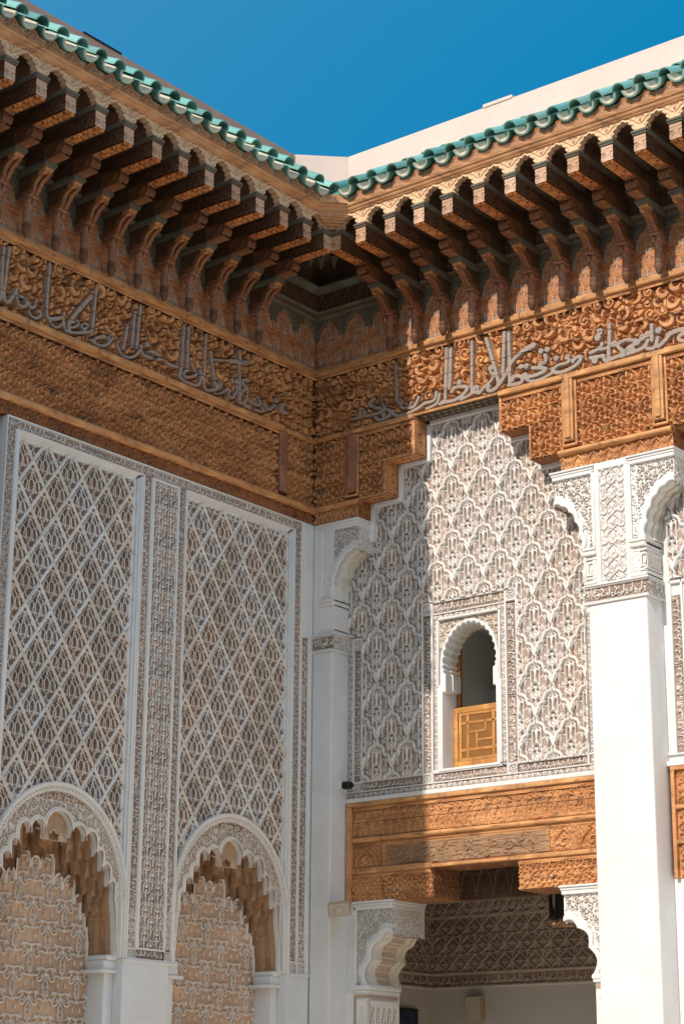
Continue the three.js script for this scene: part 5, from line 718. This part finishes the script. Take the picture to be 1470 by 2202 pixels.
for (let i = 0; i < 4; i++) for (let j = 0; j < 4; j++) { const c = new THREE.CylinderGeometry(.05, .012, .12, 8); part(EV, 'hanging_cell', c, M.greymould, .32 + i * .2, 11.34 - .03 * ((i + j) % 2), .32 + j * .2); }
// cornice with a cut-off corner, and the scalloped board under the tiles
function sweep(prof, e, c, L, LL) {   // profile [[out, y]...] along left wall, chamfer, right wall
  const P = [], U = [], I = [], n = prof.length, V = [];
  for (const [d, y] of prof) { const k = .4142; V.push([[e + d, y, LL], [e + d, y, e + c + k * d], [e + c + k * d, y, e + d], [L, y, e + d]]); }
  const quad = (a, b, c2, d2) => { const i = P.length / 3; for (const v of [a, b, c2, d2]) { P.push(...v); U.push(v[0] + v[2], v[1]); } I.push(i, i + 1, i + 2, i, i + 2, i + 3); };
  for (let s = 0; s < 3; s++) for (let i = 0; i < n; i++) { const j = (i + 1) % n; quad(V[i][s], V[i][s + 1], V[j][s + 1], V[j][s]); }
  const g = new THREE.BufferGeometry(); g.setAttribute('position', new THREE.Float32BufferAttribute(P, 3)); g.setAttribute('uv', new THREE.Float32BufferAttribute(U, 2)); g.setIndex(I); const h = g.toNonIndexed(); h.computeVertexNormals(); return h;
}
const corn = woodMat([.64, .34, .16], 'x', .65);
part(EV, 'cornice', sweep([[-.12, 11.378], [.0, 11.378], [.01, 11.382], [.01, 11.395], [.024, 11.398], [.034, 11.412], [.036, 11.43], [.052, 11.434], [.06, 11.445], [.06, 11.462], [-.12, 11.466]], 1.145, .225, 6.4, 14), corn);
part(EV, 'corner_console', (() => { const s = []; for (let i = 0; i < 6; i++) { const t = i / 6, w = .23 * (1 - t * t); s.push((() => { const g = slab([[1.145, 1.145], [1.145, 1.145 + w], [1.145 + w, 1.145]], 0, .026); g.rotateX(Math.PI / 2); g.translate(0, 11.38 - i * .026, 0); return g; })()); } return merge(s); })(), corn);
const ss = .26;
const wavyBoard = (x0, x1) => { const p = [[x0, 11.50]]; for (let x = x0; x <= x1; x += ss / 12) p.push([x, 11.585 - .05 * Math.cos((x - x0) / ss * 2 * Math.PI)]); p.push([x1, 11.50]); return p; };
const WB = relief(0, 0, ss, .15, (g) => { rectf(g, 0, 0, ss, .15, .8); for (const o of [.022, .04]) { const p = []; for (let x = -.02; x <= ss + .02; x += .01) p.push([x, .085 - .05 * Math.cos(x / ss * 6.283) - o]); pl(g, p, .009, 0); } for (const x of [0, ss]) { leaf(g, x, .0, .0, .0, 0, 0, 0); } pl(g, [[ss / 2, .03], [ss / 2 - .03, .055], [ss / 2, .085], [ss / 2 + .03, .055]], .006, 0, false, true); leaf(g, ss / 2, .035, .04, .014, 1.57, .2, 0); pl(g, [[.03, .008], [.07, .03]], .007, 0); pl(g, [[ss - .03, .008], [ss - .07, .03]], .007, 0); }, woodPaint([.50, .25, .11]), { ppm: 600, rough: .7 });
for (const side of ['L', 'R']) for (let i = 0, a = 1.46; i < 19; i++, a += ss) {
  const edge = (x) => .085 - .05 * Math.cos(x / ss * 6.283); const o = new THREE.Mesh(boardSet.wv || (boardSet.wv = carve(WB, 0, ss, 0, .14, .018, { res: .009, keep: (x, y) => y < edge(x) })), WB.mat); o.name = 'scalloped_board'; o.castShadow = o.receiveShadow = true;
  if (side === 'L') { o.position.set(1.195, 11.455, a + ss); o.rotation.y = Math.PI / 2; } else o.position.set(a, 11.455, 1.195); EV.add(o);
}
part(EV, 'corner_scallop', (() => { const g = slab([[-.17, 0], [.17, 0], [.17, .06], [.08, .09], [0, .10], [-.08, .09], [-.17, .06]], 0, .02); g.rotateY(Math.PI / 4); g.translate(1.305, 11.46, 1.305); return g; })(), corn);
part(EV, 'eave_bed', [(() => { const g = bx(1.2, 6.6, 11.468, 11.52, 0, 1.19); return g; })(), (() => { const g = bx(0, 1.189, 11.467, 11.519, 0, 14); return g; })()], M.clay);

// ---------------------------------------------------------------- green glazed roof tiles
const RTS = { L: thing('tiled_roof', 'strip of dark green glazed roof tiles along the shaded left wall', 'roof'), R: thing('tiled_roof', 'strip of turquoise green glazed roof tiles along the sunlit right wall', 'roof') };
{
  const pipe = (r, len, taper, up) => { const P = [], U = [], I = [], n = 12, t = .013; const V = []; for (const z of [0, len]) for (const q of [r, r - t]) { const k = z ? taper : 1; for (let i = 0; i <= n; i++) { const a = Math.PI * (i / n); V.push([q * k * Math.cos(a), (up ? 1 : -1) * q * k * Math.sin(a), -z]); } } const m = n + 1, quad = (a, b, c, d) => { const s = P.length / 3; for (const i of [a, b, c, d]) { P.push(...V[i]); U.push(V[i][0] * 4, V[i][2] * 4); } I.push(s, s + 1, s + 2, s, s + 2, s + 3); }; for (let i = 0; i < n; i++) { quad(i, i + 1, 2 * m + i + 1, 2 * m + i); quad(m + i + 1, m + i, 3 * m + i, 3 * m + i + 1); quad(i + 1, i, m + i, m + i + 1); } quad(0, m, 3 * m, 2 * m); quad(n, 2 * m + n, 3 * m + n, m + n); const g = new THREE.BufferGeometry(); g.setAttribute('position', new THREE.Float32BufferAttribute(P, 3)); g.setAttribute('uv', new THREE.Float32BufferAttribute(U, 2)); g.setIndex(I); return toCreasedNormals(g.toNonIndexed(), .9); };
  const cap = pipe(.082, .42, .86, true), pan = pipe(.1, .42, .9, false), ang = Math.atan2(.78, 1.3), liner = pipe(.0855, .2, .95, false);
  const mats = [[.13, .36, .31], [.16, .42, .36], [.20, .46, .40], [.24, .5, .44], [.09, .27, .23], [.22, .38, .31], [.14, .32, .27]].map((c, i) => { const m = M.tile.clone(); m.color.setRGB(...c); m.roughness = .3 + .05 * (i % 4); return m; });
  const lip = M.clay;
  for (const side of ['L', 'R']) for (let row = 0; row < 5; row++) for (let i = 0; i < 27; i++) for (const k of [0, 1]) {
    const e = 1.30 - row * .33 * Math.cos(ang), y = 11.605 + row * .33 * Math.sin(ang) + (k ? .012 : 0), s = 1.46 - 4 * ss + i * ss + (k ? ss / 2 : 0) - .005;
    if (s < e - .02 || s > (side === 'L' ? 6.9 : 5.9)) continue;
    const o = new THREE.Mesh(k ? cap : pan, mats[Math.floor(rnd() * 7)]); o.name = 'roof_tile'; o.castShadow = o.receiveShadow = true; o.rotation.order = 'YXZ';
    const j = rr(-.02, .02); if (side === 'L') { o.position.set(e + j, y, s); o.rotation.y = Math.PI / 2; } else o.position.set(s, y, e + j); o.rotation.x = ang + rr(-.035, .035); o.rotation.z = rr(-.07, .07); RTS[side].add(o); if (!k && !row) part(o, 'clay_lip', liner, M.biscuit, 0, -.002, .003);
  }
  part(RTS.R, 'corner_tile', (() => { const g = pan.clone(); g.rotateX(ang); g.rotateY(Math.PI / 4); g.translate(1.31, 11.60, 1.31); return g; })(), mats[1]);
  // mortar bed under the tiles
  const sl = (x0, x1) => { const g = slab([[0, 12.29], [1.2, 11.545], [1.2, 11.5], [0, 11.6]], 0, x1 - x0); return g; };
  const a = sl(0, 13.9); part(RTS.L, 'mortar_bed', a, M.clay); const b = sl(0, 6.4); b.rotateY(-Math.PI / 2); b.translate(6.5, -.003, 0); part(RTS.R, 'mortar_bed', b, M.clay);
}
// ---------------------------------------------------------------- parapets against the sky
const PW = thing('parapet_wall', 'plain parapet above the tiles, terracotta pink in shade and pale pink in sun', 'wall');
{
  const P = (pts, y0, y1) => { const g = slab(pts.map(([x, z]) => [x, -z]), y0, y1, []); g.rotateX(-Math.PI / 2); return g; };
  part(PW, 'shaded_wall', P([[0, .441], [0, 14], [-.4, 14], [-.4, .3]].reverse(), 11.6, 12.815), M.pink);
  part(PW, 'corner_wall', P([[.46, .002], [.001, .44], [-.399, .3], [.3, -.4]].reverse(), 11.6, 12.83), M.palepink);
  part(PW, 'sunlit_wall', P([[.461, 0], [9, 0], [9, -.4], [.301, -.4]], 11.6, 12.83), M.palepink);
  part(PW, 'coping_stone', bx(2.44, 2.84, 12.825, 12.868, -.2, .012, .004), M.palepink); part(PW, 'metal_strip', bx(-.3, .012, 12.812, 12.836, 3.42, 4.0, .004), M.black);
  part(PW, 'roof_terrace', [bx(-3, -.4, 11.2, 11.5, -3, 14), bx(-.4, 9, 11.2, 11.5, -3, -.4)], M.beige);
}
// ---------------------------------------------------------------- small equipment
{
  const c = thing('security_camera', 'small black camera on a white junction box, on the side of the corner pilaster', 'camera', 'R');
  part(c, 'junction_box', bx(.284, .325, 5.19, 5.285, -.23, -.13, .008), M.white);
  const b = part(c, 'camera_body', new RoundedBoxGeometry(.115, .085, .085, 3, .026), M.black, .39, 5.225, -.155); part(b, 'lens', (() => { const g = new THREE.CylinderGeometry(.028, .028, .02, 16); g.rotateZ(Math.PI / 2); return g; })(), M.black, .062, 0, 0);
  part(c, 'arm', (() => { const g = new THREE.CylinderGeometry(.014, .014, .04, 10); g.rotateZ(Math.PI / 2); return g; })(), M.white, .335, 5.235, -.17);
  const speaker = (t, w, h, d) => { const b = part(t, 'cabinet', new RoundedBoxGeometry(w, h, d, 3, .016), M.box); part(b, 'grille', (() => { const g = new RoundedBoxGeometry(w * .93, h * .9, .012, 2, .005); return g; })(), (() => { const m = new THREE.MeshStandardMaterial({ roughness: .8 }); m.map = dataTex(128, 128, (i, j, o) => { const k = ((i >> 1) + (j >> 1)) & 1 ? 1 : .72; o[0] = .55 * k; o[1] = .49 * k; o[2] = .39 * k; }); return m; })(), 0, 0, d / 2 + .003); part(b, 'badge', bx(-.012, .012, -.012, .012, 0, .006), M.cream, 0, 0, d / 2 + .008); part(b, 'driver_ring', new THREE.TorusGeometry(Math.min(w, h) * .36, .004, 6, 28), M.box, 0, -h * .06, d / 2 + .009); return b; };
  const s1 = thing('loudspeaker', 'cream loudspeaker tilted down on a steel arm beside the lower arch', 'loudspeaker', 'R');
  const b1 = speaker(s1, .235, .15, .16); b1.position.set(.475, 3.855, .07); b1.rotation.set(.30, .62, -.06);
  part(s1, 'bracket_arm', [bx(.27, .40, 3.87, 3.905, -.03, -.02, .003), bx(.284, .295, 3.85, 3.93, -.06, .01, .003), (() => { const g = new THREE.CylinderGeometry(.022, .022, .05, 12); g.rotateX(Math.PI / 2); g.translate(.39, 3.887, .0); return g; })()], M.metal);
  const s2 = thing('loudspeaker', 'upright cream loudspeaker on the back wall of the dim room', 'loudspeaker', 'R');
  const b2 = speaker(s2, .185, .29, .12); b2.position.set(.44, 2.945, -2.5); b2.rotation.set(.06, .12, 0); part(s2, 'wall_mount', bx(.39, .49, 2.9, 2.98, -2.599, -2.54, .004), M.metal);
  const tv = thing('television', 'dark flat screen low on the side wall of the dim room', 'screen', 'R');
  part(tv, 'screen_frame', bx(-.239, -.19, 2.2, 2.945, -2.26, -1.1, .008), M.black); part(tv, 'screen', bx(-.191, -.187, 2.23, 2.92, -2.235, -1.125), new THREE.MeshStandardMaterial({ map: dataTex(128, 96, (i, j, o) => { const a = fbm(i / 30, j / 25), b = fbm(i / 18 + 9, j / 22 + 4); o[0] = .012 + .03 * smooth(.5, .8, a); o[1] = .02 + .05 * smooth(.5, .75, b); o[2] = .045 + .06 * smooth(.45, .7, a); }), roughness: .25 }));
  const ln = thing('lantern', 'dark metal hanging lantern with lozenge glass panes, half hidden by the right bracket', 'lantern', 'R');
  const glass = new THREE.MeshPhysicalMaterial({ color: 0xb9c0bd, roughness: .35, transmission: .45, thickness: 0 });
  const cx = 2.66, cz = -1.1;
  { const body = [], panes = [], low = []; for (let i = 0; i < 6; i++) { const a = i * Math.PI / 3 + .1, ry = -a + Math.PI / 2; const put = (g, r, y) => { g.rotateY(ry); g.translate(cx + r * Math.cos(a), y, cz + r * Math.sin(a)); return g; };
    body.push(put(slab([[-.115, -.2], [.115, -.2], [.115, .25], [-.115, .25]], -.008, .008, [[[0, .16], [.03, .1], [.055, .06], [.06, 0], [.055, -.06], [.03, -.1], [0, -.16], [-.03, -.1], [-.055, -.06], [-.06, 0], [-.055, .06], [-.03, .1]]]), .2, 3.92)); panes.push(put(bx(-.07, .07, -.17, .17, -.012, -.0085), .2, 3.92)); const f = slab([[-.115, .04], [-.07, -.04], [.07, -.04], [.115, .04]], -.006, .006, [[[-.085, .028], [.085, .028], [.052, -.028], [-.052, -.028]]]); f.rotateX(-.75); low.push(put(f, .165, 3.69)); const q = slab([[-.085, .028], [-.052, -.028], [.052, -.028], [.085, .028]], -.004, .002); q.rotateX(-.75); panes.push(put(q, .165, 3.69)); }
    part(ln, 'lantern_body', [...body, (() => { const g = new THREE.CylinderGeometry(.05, .24, .12, 6); g.translate(cx, 4.23, cz); return g; })()], M.iron); part(ln, 'lower_facets', [...low, (() => { const g = new THREE.CylinderGeometry(.13, .13, .012, 6); g.translate(cx, 3.655, cz); return g; })()], M.wood); part(ln, 'glass_panes', panes, glass); part(ln, 'hanging_rod', (() => { const g = new THREE.CylinderGeometry(.01, .01, .36, 8); g.translate(cx, 4.45, cz); return g; })(), M.iron); }
}
// each thing's own origin goes to its base
scene.updateMatrixWorld(true);
for (const t of things) {
  const b = new THREE.Box3(), inv = t.matrixWorld.clone().invert(), v = new THREE.Vector3();
  t.traverse((o) => { if (!o.isMesh) return; o.geometry.computeBoundingBox(); const q = o.geometry.boundingBox; for (let i = 0; i < 8; i++) { v.set(i & 1 ? q.max.x : q.min.x, i & 2 ? q.max.y : q.min.y, i & 4 ? q.max.z : q.min.z).applyMatrix4(o.matrixWorld).applyMatrix4(inv); b.expandByPoint(v); } });
  const base = new THREE.Vector3((b.min.x + b.max.x) / 2, b.min.y, (b.min.z + b.max.z) / 2);
  for (const c of t.children) c.position.sub(base);
  t.position.copy(base.clone().applyMatrix4(t.matrixWorld));
}
renderer.render(scene, camera);
